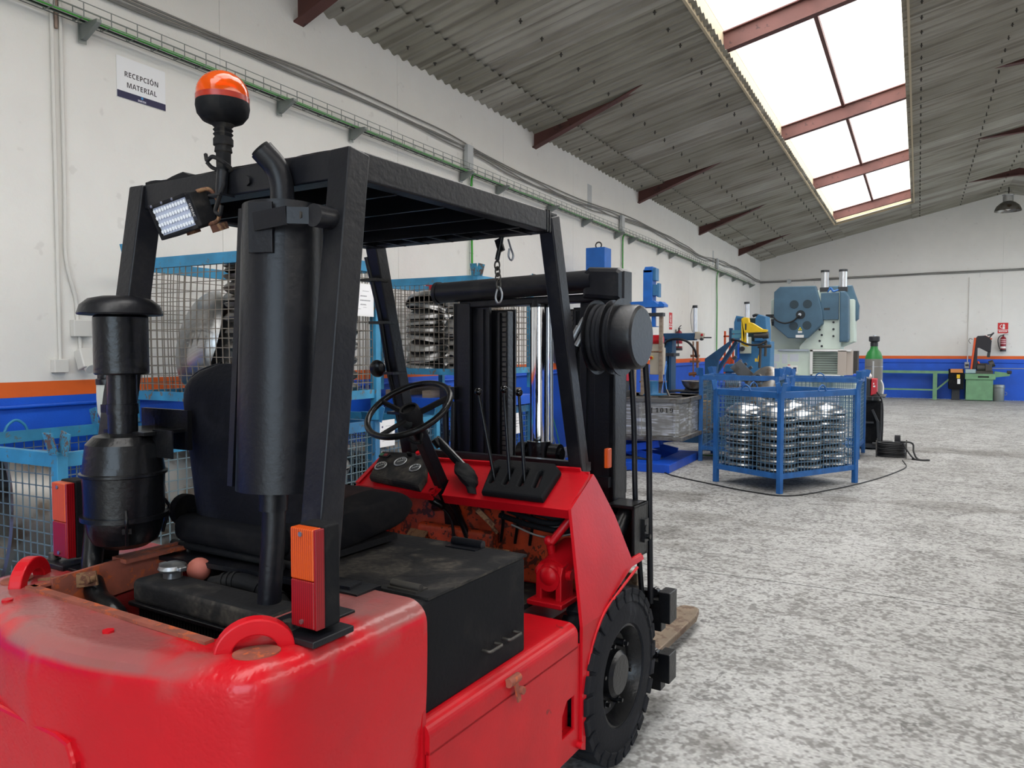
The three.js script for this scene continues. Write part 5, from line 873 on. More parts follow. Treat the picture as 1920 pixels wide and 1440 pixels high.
{
  // yellow-headed welder on a slanting blue stand
  const Z = -14.8, o = thing('seam_welder', 'seam welder with a yellow head on a slanting dark blue stand', 'welder');
  const pt = [[-3.637, 0.747], [-3.644, 1.436], [-3.184, 1.772], [-3.187, 2.024], [-3.127, 2.023], [-3.124, 1.791], [-3.38, 1.407], [-3.473, 0.752]];
  part('stand', exz(pt, 0.1, 'z', Z - 0.15, 0.006), M.machineBlue, o);
  part('brace', [bar([-3.085, 1.771, Z - 0.3], [-3.478, 1.161, Z - 0.3], 0.16, 0.06), blk([-3.658, 0.798, -3.368, -0.475], Z - 0.4, Z - 0.05)], M.machineBlue, o);
  part('slide', [blk([-3.127, 1.983, -2.939, 1.92], Z - 0.2, Z), blk([-3.126, 1.902, -2.938, 1.83], Z - 0.2, Z)], std(0x4f8aa0, 0.45), o);
  part('yellow_head', [exz([[-2.936, 1.71], [-2.942, 2.19], [-2.894, 2.219], [-2.816, 2.208], [-2.805, 2.128], [-2.737, 2.107], [-2.563, 1.995], [-2.477, 1.985], [-2.486, 1.935], [-2.871, 1.93], [-2.877, 1.69], [-2.828, 1.68], [-2.828, 1.67], [-2.926, 1.68]].slice(0, 13), 0.16, 'z', Z - 0.1, 0.008)], M.yellow, o);
  part('head_slot', blk([-2.873, 2.099, -2.842, 1.979], Z + 0.058, Z + 0.063), M.darkGrey, o);
  part('air_cylinder', [rod([-2.855, 2.208, Z - 0.02], [-2.858, 2.467, Z - 0.02], 0.045, 22)], M.alu, o); part('cylinder_cap', rod([-2.858, 2.467, Z - 0.02], [-2.859, 2.507, Z - 0.02], 0.05, 22), M.darkGrey, o);
  part('piston_rod', rod([-2.851, 1.929, Z - 0.02], [-2.848, 1.72, Z - 0.02], 0.02, 14), M.chrome, o);
  part('weld_motor', [rod([-2.715, 1.878, Z], [-2.561, 1.877, Z], 0.05, 20), rod([-2.561, 1.877, Z], [-2.457, 1.886, Z], 0.065, 20)], M.iron, o);
  part('hose', tube([[-3.124, 1.801, Z + 0.05], [-2.947, 1.77, Z + 0.1], [-2.8, 1.71, Z + 0.1], [-2.607, 1.709, Z + 0.08], [-2.484, 1.778, Z + 0.02]], 0.02, 40, 10), M.blackCable, o);
  part('torch', [rod([-2.645, 1.669, Z], [-2.406, 1.679, Z], 0.03, 14), rod([-2.597, 1.669, Z], [-2.61, 1.272, Z], 0.025, 12), rod([-2.502, 1.768, Z], [-2.508, 1.491, Z], 0.025, 12)], M.iron, o);
  part('gas_fitting', [blk([-2.69, 1.451, -2.66, 1.391], Z, Z + 0.03), rod([-2.614, 1.521, Z], [-2.641, 1.391, Z], 0.015, 10)], M.yellow, o);
  part('switch_box', [blk([-3.124, 0.913, -2.994, 0.866], Z, Z + 0.1), rod([-3.044, 0.895, Z + 0.1], [-3.044, 0.895, Z + 0.12], 0.02, 14)], M.redGloss, o);
  part('bed', [blk([-3.385, 0.999, -2.838, 0.929], Z - 0.3, Z, 0.01), blk([-3.334, 0.919, -2.869, -0.442], Z - 0.25, Z - 0.05)], M.tableBlue, o);
  // c-frame press behind it
  const Q = -16.6, c = thing('small_press', 'mid blue C-frame press with domed guards, behind the yellow welder head', 'press');
  part('frame', [blk([-3.46, 1.792, -2.73, -0.658], Q - 0.6, Q - 0.1, 0.02)], M.skyBlue, c);
  part('left_guard', exz([[-3.46, 1.792], [-3.465, 2.198], [-3.422, 2.332], [-3.246, 2.306], [-3.239, 1.791]], 0.5, 'z', Q - 0.5, 0.02), M.skyBlue, c);
  part('right_guard', exz([[-3.043, 1.79], [-3.028, 2.279], [-2.965, 2.355], [-2.814, 2.308], [-2.789, 2.031], [-2.785, 1.788]], 0.5, 'z', Q - 0.5, 0.02), M.skyBlue, c);
  part('guard_window', blk([-3.399, 2.275, -3.31, 2.206], Q, Q + 0.004), M.machineBlue, c);
  part('crank_pit', blk([-3.246, 2.283, -3.043, 1.79], Q - 0.5, Q - 0.2), std(0x243a3c, 0.6), c);
  part('handle', tube([[-3.115, 2.325, Q - 0.2], [-3.051, 2.346, Q - 0.2], [-2.986, 2.334, Q - 0.2]], 0.03, 12, 8), M.darkGrey, c);
  part('control_panel', blk([-3.328, 1.881, -3.105, 1.533], Q - 0.05, Q + 0.05, 0.01), std(0xb9bfae, 0.5), c);
  part('rotary_knob', [rod([-3.27, 1.634, Q + 0.05], [-3.27, 1.634, Q + 0.1], 0.05, 20)], M.darkGrey, c);
  part('air_regulator', [blk([-3.371, 1.791, -3.334, 1.431], Q, Q + 0.06), torus(0.05, 0.012, -3.333, 1.364, Q + 0.04, 8, 24)], M.dado, c);
  // orange rack and blue bin behind
  const W = -18.2, k = thing('orange_rack', 'orange steel rack frame standing behind the slanting blue stand', 'rack');
  for (const [a, b] of [[1357, 1360], [1367, 1369], [1373, 1375]]) part('upright', box(-0.02, 0.02, 0, 2.05, -0.02, 0.02).translate(a === 1357 ? -3.998 : a === 1367 ? -3.882 : -3.808, 0, W), M.orangePaint, k);
  part('top_rail', blk([-4.027, 1.948, -3.807, 1.909], W - 0.02, W + 0.02), M.orangePaint, k);
  part('orange_panel', blk([-4.021, 1.438, -3.787, 1.29], W - 0.04, W), M.orangePaint, k);
  const rung = []; for (let y = 1.25; y < 1.95; y += 0.09) rung.push(bar([-3.906, y, W], [-3.808, y, W], 0.01)); part('rungs', rung, M.galv, k).userData.kind = 'stuff';
  const bb = thing('motor_unit', 'dome-topped blue motor unit under the yellow welder', 'motor');
  part('hood', exz([[-3.5, 1.217], [-3.458, 1.316], [-3.244, 1.339], [-3.179, 1.242], [-3.178, 1.166], [-3.499, 1.162]], 0.3, 'z', -16.1, 0.02), M.skyBlue, bb); part('body', [blk([-3.467, 1.162, -3.176, -0.613], -16.1, -15.85)], M.machineBlue, bb);
}
{
  // the tall pale green eccentric press
  const Z = -19.6, o = thing('eccentric_press', 'tall pale green press with slate blue flywheel guards and two white cylinders', 'press');
  part('frame_side', exz([[-3.197, -0.274], [-3.24, 2.837], [-3.178, 2.861], [-1.365, 2.804], [-1.347, 1.811], [-1.633, 1.688], [-1.6, -0.199]], 0.9, 'z', Z - 1.1, 0.01), M.paleGreen, o);
  part('head_block', exz([[-2.521, 1.69], [-2.261, 2.007], [-2.135, 3.018], [-1.644, 3], [-1.62, 1.625], [-2.52, 1.626]], 0.35, 'z', Z - 0.25, 0.01), M.paleGreen, o);
  part('flywheel_guard', exz([[-3.083, 2.993], [-2.95, 3.116], [-2.162, 3.11], [-2.076, 2.809], [-1.989, 2.459], [-1.985, 2.223], [-2.319, 1.889], [-2.75, 1.892], [-3.083, 2.189]], 0.35, 'z', Z + 0.0, 0.02), M.pressBlue, o);
  for (const [x, y] of [[-2.623, 2.685], [-2.326, 2.689], [-2.627, 2.181], [-2.33, 2.189]]) part('vent_grille', rod([x, y, Z + 0.345], [x, y, Z + 0.358], 0.1, 28), std(0x33434c, 0.8), o);
  part('shaft_port', [rod([-2.476, 2.442, Z + 0.345], [-2.476, 2.442, Z + 0.36], 0.105, 28)], std(0x1e262c, 0.7), o); part('shaft_end', rod([-2.488, 2.443, Z + 0.36], [-2.488, 2.443, Z + 0.4], 0.035, 18), M.alu, o);
  part('oil_hose', tube([[-3.12, 2.429, Z + 0.35], [-2.984, 2.299, Z + 0.42], [-2.813, 2.245, Z + 0.44], [-2.634, 2.293, Z + 0.42], [-2.493, 2.428, Z + 0.4]], 0.018, 40, 8), M.blackCable, o);
  part('oil_unit', [blk([-3.31, 2.475, -3.123, 2.394], Z, Z + 0.1), blk([-3.184, 2.357, -3.097, 2.317], Z, Z + 0.1), lathe([[0, 0], [0.03, 0.03], [0.045, 0.12], [0, 0.12]], -3.145, 2.19, Z + 0.05, 16)], M.darkGrey, o);
  const yel = canvasTex(64, 64, (c, w, h) => { c.fillStyle = '#3b6584'; c.fillRect(0, 0, w, h); c.fillStyle = '#e8d41c'; c.beginPath(); c.moveTo(32, 4); c.lineTo(62, 60); c.lineTo(2, 60); c.closePath(); c.fill(); c.fillStyle = '#222'; c.fillRect(24, 34, 18, 14); });
  printPart('warning_triangle', 0.1, 0.09, yel, o, -2.481, 2.116, Z + 0.3515); part('notice', blk([-2.529, 2.054, -2.434, 2.015], Z + 0.35, Z + 0.353), M.white, o); part('notice', blk([-2.576, 1.966, -2.396, 1.902], Z + 0.35, Z + 0.353), M.white, o);
  part('front_cover', [blk([-2.054, 2.951, -1.661, 2.319], Z + 0.1, Z + 0.16, 0.01)], M.pressBlue, o); part('cover_slot', blk([-1.985, 2.598, -1.856, 2.545], Z + 0.16, Z + 0.164), M.darkGrey, o);
  part('right_guard', exz([[-1.638, 2.974], [-1.524, 2.97], [-1.454, 2.844], [-1.436, 1.859], [-1.469, 1.798], [-1.629, 1.799]], 0.5, 'z', Z - 0.25, 0.03), M.pressBlue, o);
  part('rear_guard', exz([[-2.129, 3.175], [-1.448, 3.174], [-1.287, 2.685], [-1.293, 2.366], [-1.501, 2.178], [-2.113, 2.187]], 0.3, 'z', Z - 1.0, 0.02), M.pressBlue, o);
  for (const [bx, px] of [[-1.986, 0], [-1.59, 1]]) {
    part('air_cylinder', [rod([bx, 3.08, Z + 0.02], [bx, 3.44, Z + 0.02], 0.085, 26), box(bx - 0.085, bx + 0.085, 3.08, 3.44, Z - 0.02, Z + 0.06, 0.02)], M.alu, o);
    each('cylinder_cap', [rod([bx, 3.44, Z + 0.02], [bx, 3.49, Z + 0.02], 0.095, 26), box(bx - 0.1, bx + 0.1, 2.98, 3.08, Z - 0.08, Z + 0.12)], M.darkGrey, o);
  }
  part('air_line', tube([[-1.916, 2.97, Z + 0.1], [-1.846, 3.06, Z + 0.12], [-1.787, 2.98, Z + 0.14], [-1.671, 3.02, Z + 0.1]], 0.02, 24, 8), M.blueHose, o);
  const bs = []; for (const [x, y] of [[-1.775, 2.259], [-2.075, 2.089], [-1.772, 2.098], [-2.026, 1.963], [-1.77, 1.936], [-2.07, 1.826], [-2.022, 1.7]]) part('screw_head', rod([x, y, Z + 0.1], [x, y, Z + 0.118], 0.025, 12), M.darkGrey, o);
  // tool space
  part('table_face', [blk([-3.19, 1.626, -2.227, -0.211], Z - 0.05, Z + 0.1, 0.006)], M.paleGreen, o);
  part('slide_rail', [blk([-2.993, 1.626, -2.303, 1.587], Z + 0.1, Z + 0.16)], M.alu, o);
  part('guard_frame', [blk([-2.268, 1.613, -2.21, 0.985], Z + 0.12, Z + 0.2), blk([-2.268, 1.625, -1.379, 1.575], Z + 0.12, Z + 0.2), blk([-2.258, 1.034, -1.596, 0.994], Z + 0.12, Z + 0.2)], M.white, o);
  part('tool_space', [blk([-2.231, 1.575, -1.639, 1.04], Z - 0.6, Z - 0.55)], std(0x20262a, 0.6), o);
  part('tool_window', [blk([-2.086, 1.486, -1.681, 1.16], Z - 0.545, Z - 0.54)], M.dado, o); part('tool_window', [blk([-2.086, 1.486, -1.686, 1.424], Z - 0.54, Z - 0.535)], M.stripe, o);
  const bars = []; for (let k = 0; k < 11; k++) bars.push(bar([-2.235, 1.02 + 0.055 * k, Z + 0.13], [-1.66, 1.02 + 0.055 * k, Z + 0.13], 0.012)); part('guard_bars', bars, M.darkGrey, o).userData.kind = 'stuff';
  part('die', [blk([-1.791, 1.261, -1.718, 1.112], Z - 0.3, Z - 0.25)], M.yellow, o);
  part('side_door', [blk([-1.663, 1.6, -1.471, 1.021], Z + 0.1, Z + 0.2, 0.006), blk([-1.47, 1.6, -1.347, 1.023], Z - 0.1, Z + 0.15, 0.006)], std(0xb5aaa0, 0.55), o);
  part('side_edge', [blk([-1.357, 1.588, -1.257, 1.024], Z - 0.6, Z - 0.1)], std(0x3a3836, 0.7), o);
  for (const a of [[-3.16, 1.51, -2.973, 1.331], [-2.914, 1.511, -2.789, 1.282], [-2.732, 1.511, -2.537, 1.334], [-3.132, 1.292, -3.032, 1.177]]) part('notice', blk(a, Z + 0.1, Z + 0.104), std(0xc9cfd6, 0.5), o);
  part('control_unit', [blk([-2.786, 1.232, -2.543, 1.033], Z + 0.1, Z + 0.3, 0.01)], M.white, o); part('display', blk([-2.627, 1.198, -2.554, 1.098], Z + 0.3, Z + 0.304), std(0x2a3a5c, 0.2), o); part('emergency_stop', rod([-2.738, 1.239, Z + 0.2], [-2.738, 1.258, Z + 0.2], 0.03, 12), M.redGloss, o);
  part('bolster', [blk([-3.032, 0.968, -1.318, 0.922], Z - 0.2, Z + 0.3, 0.01), blk([-1.776, 0.913, -1.242, -0.165], Z - 0.8, Z + 0.0)], M.paleGreen, o);
  part('lower_white_panel', [blk([-2.56, 0.521, -1.965, 0.287], Z + 0.1, Z + 0.13), blk([-1.946, 0.563, -1.618, 0.274], Z + 0.1, Z + 0.13)], std(0xc9cede, 0.5), o);
  const ob = thing('storage_bin', 'orange bin beside a blue one at the right foot of the tall press', 'bin');
  part('orange_bin', blk([-0.852, 1.24, -0.767, 1.149], -13.3, -13.15, 0.008), M.orangePaint, ob); part('blue_bin', blk([-0.898, 1.231, -0.851, 1.148], -13.3, -13.15, 0.008), M.dado, ob);
}
{
  // welding cart with gas bottle
  const Z = -13.65, o = thing('welding_cart', 'black welding cart with a red front panel, right of the floor stillage', 'welding cart');
  part('cabinet', [blk([-0.778, 0.753, -0.515, 0.047], Z - 0.7, Z - 0.05, 0.01)], M.blackMatt, o);
  part('top_tray', [blk([-0.827, 0.864, -0.453, 0.849], Z - 0.75, Z + 0.05, 0.004)], M.darkGrey, o);
  part('power_source', [exz([[-0.827, 0.864], [-0.817, 1.177], [-0.675, 1.127], [-0.67, 0.851]], 0.45, 'z', Z - 0.5, 0.008)], M.darkGrey, o);
  part('red_front', [exz([[-0.67, 0.869], [-0.66, 1.145], [-0.582, 1.137], [-0.577, 0.906]], 0.4, 'z', Z - 0.42, 0.008)], M.redGloss, o);
  part('lettering', [blk([-0.635, 1.076, -0.619, 1.051], Z - 0.022, Z - 0.018), blk([-0.634, 1.033, -0.603, 1.008], Z - 0.022, Z - 0.018)], M.white, o);
  part('white_rag', [ball(0.06, -0.723, 1.178, Z - 0.2, 14, 8).scale(1, 1, 1)], M.white, o);
  part('frame_leg', [bar([-0.554, 0.459, Z], [-0.53, 0.029, Z], 0.04, 0.04), bar([-0.635, 0.646, Z + 0.03], [-0.554, 0.459, Z + 0.03], 0.09, 0.03), blk([-0.772, 0.45, -0.615, 0.422], Z - 0.05, Z + 0.02)], M.darkGrey, o);
  for (const [x, z] of [[0.02, -13.5], [-0.6, -13.5]]) part('castor', rod([x - 0.3, 0.11, z], [x - 0.24, 0.11, z], 0.11, 24), M.rubber, o);
  part('axle', [rod([-0.62, 0.11, -13.5], [-0.26, 0.11, -13.5], 0.025, 10), box(-0.95, -0.35, 0.03, 0.09, -14.3, -13.6)], M.darkGrey, o);
  part('wheel', [rod([-0.3, 0.14, -13.35], [-0.22, 0.14, -13.35], 0.14, 26)], M.rubber, o);
  part('lead', [tube([[-0.578, 0.931, Z], [-0.506, 0.805, Z], [-0.484, 0.462, Z], [-0.492, 0.075, Z]], 0.012, 30, 8)], M.blackCable, o);
  const x0 = -0.46, zz = -14.5, g = thing('gas_cylinder', 'grey gas bottle with a green shoulder standing behind the welding cart', 'gas bottle', [-0.669, 0.02, zz]);
  part('body', lathe([[0, 0], [0.135, 0.005], [0.14, 0.03], [0.14, 1.42], [0.138, 1.435]], 0, 0, 0, 40, 0.5), M.cylGrey, g);
  part('green_shoulder', lathe([[0.138, 1.385], [0.132, 1.42], [0.105, 1.5], [0.065, 1.55], [0.055, 1.6]], 0, 0.05, 0, 40, 0.8), M.green, g);
  part('valve_guard', [lathe([[0.055, 1.6], [0.06, 1.6], [0.06, 1.66], [0.04, 1.68], [0, 1.68]], 0, 0.05, 0, 24), lathe([[0.04, 1.66], [0.085, 1.69], [0.085, 1.76], [0.075, 1.77]], 0, 0.05, 0, 24)], M.darkGrey, g);
  part('valve', [rod([0, 1.73, 0], [0, 1.84, 0], 0.025, 14), rod([-0.06, 1.77, 0], [0.06, 1.77, 0], 0.022, 12)], M.alu, g);
  part('chain', lathe([[0.1425, 1.3], [0.1425, 1.31]], 0, 0, 0, 40), M.zinc, g); part('strap', box(-0.012, 0.012, 0.2, 1.4, 0.139, 0.143), M.greyBox, g);
  part('gas_hose', tube([[0.1, 1.1, 0.06], [0.15, 1.0, 0.08], [0.15, 0.85, 0.1], [0.1, 0.72, 0.16]], 0.012, 24, 8), M.white, g);
  const c = thing('cable_reel', 'frame of coiled black welding cable lying on the floor by the cart', 'cable coil', [-0.33, 0, -12.85]);
  part('coil', [0, 1, 2, 3, 4, 5, 6, 7].map(k => torus(0.17 - 0.008 * (k % 2), 0.014, 0, 0, 0, 8, 40).rotateX(Math.PI / 2).scale(1.12, 1, 0.8).translate(rnd(-0.008, 0.008), 0.02 + 0.026 * k, rnd(-0.008, 0.008))), M.blackCable, c).userData.kind = 'stuff';
  part('frame', [[-0.2, 0.13], [0.2, 0.13], [-0.2, -0.13], [0.2, -0.13]].map(([x, z]) => box(x - 0.008, x + 0.008, 0, 0.25, z - 0.008, z + 0.008)), M.iron, c);
  part('loose_end', [tube([[0.12, 0.24, 0.05], [0.28, 0.22, 0.05], [0.3, 0.1, 0.1], [0.36, 0.01, 0.2], [0.5, 0.01, 0.22], [0.44, 0.01, 0.3], [0.28, 0.01, 0.22]], 0.013, 50, 8), tube([[0.16, 0.22, 0.1], [0.22, 0.12, 0.2], [0.32, 0.01, 0.24], [0.46, 0.01, 0.26]], 0.012, 40, 8)], M.blackCable, c);
}
{
  // roller bench, band saw, bin and control desk at the back wall
  const Z = -28.6, b = thing('roller_bench', 'long green steel bench frame along the back wall', 'bench');
  part('top_rail', [box(-1.6, 0.95, 0.85, 0.93, Z - 0.3, Z - 0.22), box(-1.6, 0.95, 0.85, 0.93, Z, Z + 0.08)], M.greenBench, b);
  for (const x of [0.5, -1.3]) for (const z of [Z + 0.04, Z - 0.26]) part('leg', box(x - 0.06, x + 0.06, 0, 0.86, z - 0.04, z + 0.04), M.greenBench, b);
  part('low_rail', box(-1.6, 0.5, 0.29, 0.34, Z + 0.02, Z + 0.06), M.greenBench, b); part('brace', bar([0.52, 0.3, Z + 0.04], [0.95, 0.72, Z + 0.04], 0.05, 0.05), M.greenBench, b);
  for (let k = 0; k < 6; k++) part('roller', rod([-1.4 + 0.42 * k, 0.9, Z - 0.22], [-1.4 + 0.42 * k, 0.9, Z], 0.03, 12), M.galv, b);
  const d = thing('saw_control_desk', 'black slanted control desk with an orange panel left of the band saw', 'control desk');
  part('case', ext([[Z - 0.2, 0.38], [Z + 0.25, 0.36], [Z + 0.25, 0.86], [Z - 0.05, 1.0], [Z - 0.2, 1.0]], 0.42, 'x', 0.88, 0.01), M.blackMatt, d);
  part('orange_panel', turn(box(0.93, 1.27, -0.004, 0.004, -0.13, 0.13), 0.44, 0, 0, 0, 0.945, Z + 0.12), std(0xd08a4a, 0.5), d); part('main_switch', [box(1.1, 1.19, 0.71, 0.83, Z + 0.25, Z + 0.27)], M.yellow, d); part('label', box(1.12, 1.2, 0.53, 0.69, Z + 0.25, Z + 0.256), M.white, d);
  part('pedestal', box(0.98, 1.2, 0, 0.4, Z - 0.1, Z + 0.1), M.darkGrey, d);
  const s = thing('band_saw', 'green band saw with raised dark bow and orange frame by the back wall', 'saw');
  part('base', [box(1.36, 2.1, 0.02, 0.7, Z - 0.4, Z + 0.2, 0.01)], M.greenBench, s);
  part('top_tray', [box(1.33, 2.16, 0.68, 0.86, Z - 0.45, Z + 0.25, 0.012)], M.greenBench, s); part('chip_slot', box(1.68, 1.98, 0.74, 0.79, Z + 0.25, Z + 0.254), std(0x0c0f0c, 0.8), s);
  part('side_plate', ext([[2.14, 0.74], [2.55, 0.8], [2.56, 0.88], [2.14, 0.94]], 0.1, 'z', Z - 0.1), M.greenBench, s); part('stop', box(2.48, 2.6, 0.86, 0.96, Z - 0.1, Z), M.darkGrey, s);
  part('vice_motor', [rod([1.66, 1.05, Z], [1.95, 1.05, Z], 0.14, 24), box(1.88, 2.06, 0.95, 1.16, Z - 0.05, Z + 0.2, 0.01), rod([2.0, 1.15, Z], [2.12, 1.2, Z], 0.11, 24), box(1.62, 2.1, 0.86, 0.96, Z - 0.2, Z + 0.1)], M.iron, s);
  part('gear_unit', [box(1.34, 1.62, 0.88, 1.0, Z, Z + 0.2, 0.008)], std(0x9db4b4, 0.45), s);
  part('bow', [ext([[1.53, 0.98], [1.6, 1.98], [1.66, 2.06], [1.86, 2.07], [1.98, 2.0], [2.04, 1.9], [2.02, 1.55], [1.94, 1.55], [1.72, 1.68], [1.66, 1.68], [1.66, 1.0]], 0.16, 'z', Z - 0.05, 0.02)], std(0x1f1b22, 0.55), s);
  part('orange_edge', [bar([1.5, 1.0, Z + 0.03], [1.59, 2.0, Z + 0.03], 0.05, 0.2), tube([[1.68, 1.25, Z + 0.03], [1.76, 1.12, Z + 0.03], [1.9, 1.08, Z + 0.03]], 0.03, 16, 8), bar([1.85, 2.06, Z - 0.06], [2.05, 1.95, Z - 0.06], 0.1, 0.05)], M.orangePaint, s);
  part('tension_handle', [tube([[1.98, 2.0, Z], [2.05, 2.1, Z], [2.1, 2.16, Z], [2.02, 2.1, Z], [1.92, 2.08, Z]], 0.02, 20, 8)], M.darkGrey, s);
  part('blade_guide', bar([1.98, 1.58, Z + 0.03], [1.96, 1.38, Z + 0.03], 0.08, 0.06), M.darkGrey, s);
  part('bar_stock', rod([2.05, 1.03, Z + 0.06], [4.4, 1.03, Z + 0.06], 0.014, 8), M.zinc, s);
  part('power_lead', tube([[1.53, 1.95, Z], [1.45, 1.98, Z], [1.42, 1.9, Z], [1.47, 1.82, Z]], 0.012, 16, 6), M.greyCable, s);
  const t = thing('metal_bin', 'ribbed galvanised bin with a lid beside the band saw', 'bin', [2.26, 0, Z + 0.1]);
  part('can', lathe([[0, 0], [0.14, 0], [0.15, 0.02], [0.16, 0.42], [0.175, 0.43], [0.175, 0.45], [0.165, 0.45], [0.16, 0.5], [0.15, 0.52], [0, 0.53]], 0, 0, 0, 32), M.galv, t); part('handle', tube([[0.17, 0.3, 0], [0.22, 0.26, 0], [0.2, 0.2, 0], [0.16, 0.2, 0]], 0.008, 16, 6), M.galv, t);
}

// ---------------------------------------------------------------- on the walls
{
  // wire cable tray on brackets, with the green cable lying in it
  const t = thing('cable_tray', 'long wire mesh cable tray on brackets carrying green cable along the left wall', 'cable tray', [XL + 0.021, 3.83, -13]);
  const z0 = -27.1, z1 = 4.5, g = [], oz = 13;
  for (const [x, y] of [[0.02, 0], [0.06, 0], [0.1, 0], [0.14, 0], [0.02, 0.05], [0.02, 0.1], [0.14, 0.05], [0.14, 0.1]]) g.push(bar([x, y, z0 + oz], [x, y, z1 + oz], 0.005));
  const rungs = []; for (let z = z0; z < z1; z += 0.2) rungs.push(bar([0.02, 0, z + oz], [0.14, 0, z + oz], 0.005), bar([0.14, 0, z + oz], [0.14, 0.1, z + oz], 0.005), bar([0.02, 0, z + oz], [0.02, 0.1, z + oz], 0.005));
  part('long_wires', g, M.galv, t).userData.kind = 'stuff'; part('cross_wires', rungs, M.galv, t).userData.kind = 'stuff';
  for (const z of [-3.375, -5.22, -6.21, -8.33, -9.27, -10.9, -12.3, -13.9, -14.7, -16.6, -17.5, -19.6, -20.6, -22.6, -24.3, -25.9, -27, -1.5]) part('bracket', [ext([[0, -0.1], [0, 0.005], [0.19, 0.005], [0.19, -0.015], [0.03, -0.1]], 0.035, 'z', z + oz - 0.017), box(0, 0.006, -0.12, 0.02, z + oz - 0.03, z + oz + 0.03)], M.galv, t);
  const c = new THREE.MeshStandardMaterial(); const pts = []; for (let z = z0; z <= z1; z += 0.6) pts.push([0.09 + 0.025 * (hash(Math.round(z * 10), 3, 1) - 0.5), 0.016, z + oz]);
  part('green_cable', tube(pts, 0.013, 300, 8), M.greenCable, t);
  part('black_cable', tube(pts.map(p => [p[0] - 0.04, 0.014, p[2]]), 0.009, 200, 6), M.blackCable, t);
  // vertical drops with rungs
  [[-8.56, 'first'], [-14.28, 'second'], [-22.2, 'third']].forEach(([z, n]) => {
    const o = thing('cable_drop', n + ' vertical wire ladder with green cable, counted along the left wall', 'cable drop', [XL + 0.021, 0.6, z], 0, 'vertical cable drops'), r = [];
    for (let y = 0.05; y < 3.2; y += 0.22) r.push(bar([0.012, y, -0.05], [0.012, y, 0.05], 0.005));
    part('rung_wires', [...r, bar([0.012, 0, -0.035], [0.012, 3.22, -0.035], 0.005), bar([0.012, 0, 0.035], [0.012, 3.22, 0.035], 0.005)], M.galv, o).userData.kind = 'stuff';
    part('green_cable', tube([[0.02, 0, 0], [0.024, 1, 0.005], [0.02, 2.2, -0.004], [0.02, 3.2, 0], [0.06, 3.26, 0.02]], 0.014, 40, 8), M.greenCable, o);
    part('junction_box', box(0, 0.06, 3.3, 3.6, 0.02, 0.16, 0.006), M.greyBox, o);
  });
  // loose cables higher up, sagging between clips; they go on along the back wall
  const run = thing('cable_run', 'bundle of grey cables clipped high along the left and back walls', 'cables', [XL + 0.012, 4.1, -12.98]);
  [0, 1, 2, 3].forEach(k => {
    const p = []; for (let z = 4; z > ZB + 0.2; z -= 0.8) p.push([0.015, 0.03 * k - 0.02 + 0.05 * (hash(Math.round(z * 7), k, 9) - 0.5) + (z < -20 ? 0 : 0.02) + 0.05 * Math.sin(z * 0.7), z + 13]);
    p.push([0.03, 0.02 * k - 0.06, ZB + 0.03 + 13]); for (let x = 0.6; x < 14; x += 0.8) p.push([x, 0.018 * k - 0.06 + 0.012 * x + 0.02 * (hash(Math.round(x * 9), k, 4) - 0.5), ZB + 0.02 + 13]);
    part('cable', tube(p, 0.009, 260, 5), M.greyCable, run);
  });
  part('round_box', turn(new THREE.CylinderGeometry(0.08, 0.08, 0.05, 20).rotateX(Math.PI / 2), 0, 0, 0, 1.0, -0.03, ZB + 0.03 + 13), M.greyBox, run);
  // conduits and sockets at the left edge
  const s = thing('socket_group', 'white conduits running down to two sockets and a junction box left of the sign', 'sockets', [XL, 1.45, -3.2]);
  part('conduit', [rod([0.014, 0.05, 0.03], [0.014, 3.6, 0.03], 0.012, 10)], M.conduit, s);
  part('conduit', [tube([[0.014, 3.6, -0.03], [0.014, 1.2, -0.03], [0.014, 0.75, -0.03], [0.014, 0.5, -0.09], [0.014, 0.35, -0.1]], 0.012, 60, 10)], M.conduit, s);
  part('old_pipe', rod([0.012, 2.3, 0], [0.012, 3.6, 0], 0.012, 8), std(0xa08a7c, 0.8), s);
  part('conduit', rod([0.014, 0.12, -0.115], [0.014, 0.25, -0.11], 0.012, 10), M.conduit, s);
  part('junction_box', [box(0, 0.05, 0.245, 0.36, -0.18, -0.05, 0.006)], M.conduit, s);
  part('socket', [box(0, 0.05, 0.0, 0.09, -0.01, 0.09, 0.006)], M.conduit, s);
  part('angled_socket', [turn(box(-0.04, 0.04, -0.07, 0.07, -0.045, 0.045, 0.01), 0, 0, 0.35, 0.05, 0.09, -0.12), rod([0.05, 0.05, -0.13], [0.1, 0.02, -0.13], 0.035, 16)], M.conduit, s);
  // reception sign
  const sg = thing('wall_sign', 'white sign reading RECEPCIÓN MATERIAL with a dark blue band', 'sign', [XL, 3.58, -3.842]);
  part('board', box(0, 0.006, -0.148, 0.148, -0.203, 0.203), M.white, sg);
  printPart('print', 0.404, 0.294, canvasTex(808, 588, (c, w, h) => {
    c.fillStyle = '#ececee'; c.fillRect(0, 0, w, h); c.fillStyle = '#1d1a45'; c.fillRect(0, 488, w, 100);
    c.fillStyle = '#3a3338'; c.textAlign = 'center'; c.font = 'bold 104px sans-serif'; c.fillText('RECEPCIÓN', w / 2, 268, 700); c.fillText('MATERIAL', w / 2, 420, 620);
    c.fillStyle = '#2f86c4'; c.beginPath(); c.moveTo(385, 498); c.lineTo(412, 494); c.lineTo(428, 508); c.lineTo(416, 530); c.lineTo(392, 528); c.closePath(); c.fill();
    c.fillStyle = '#e8e8f2'; c.font = 'bold 40px sans-serif'; c.fillText('INRTEC', w / 2, 572, 150);
  }), sg, 0.0068, 0, 0, Math.PI / 2);
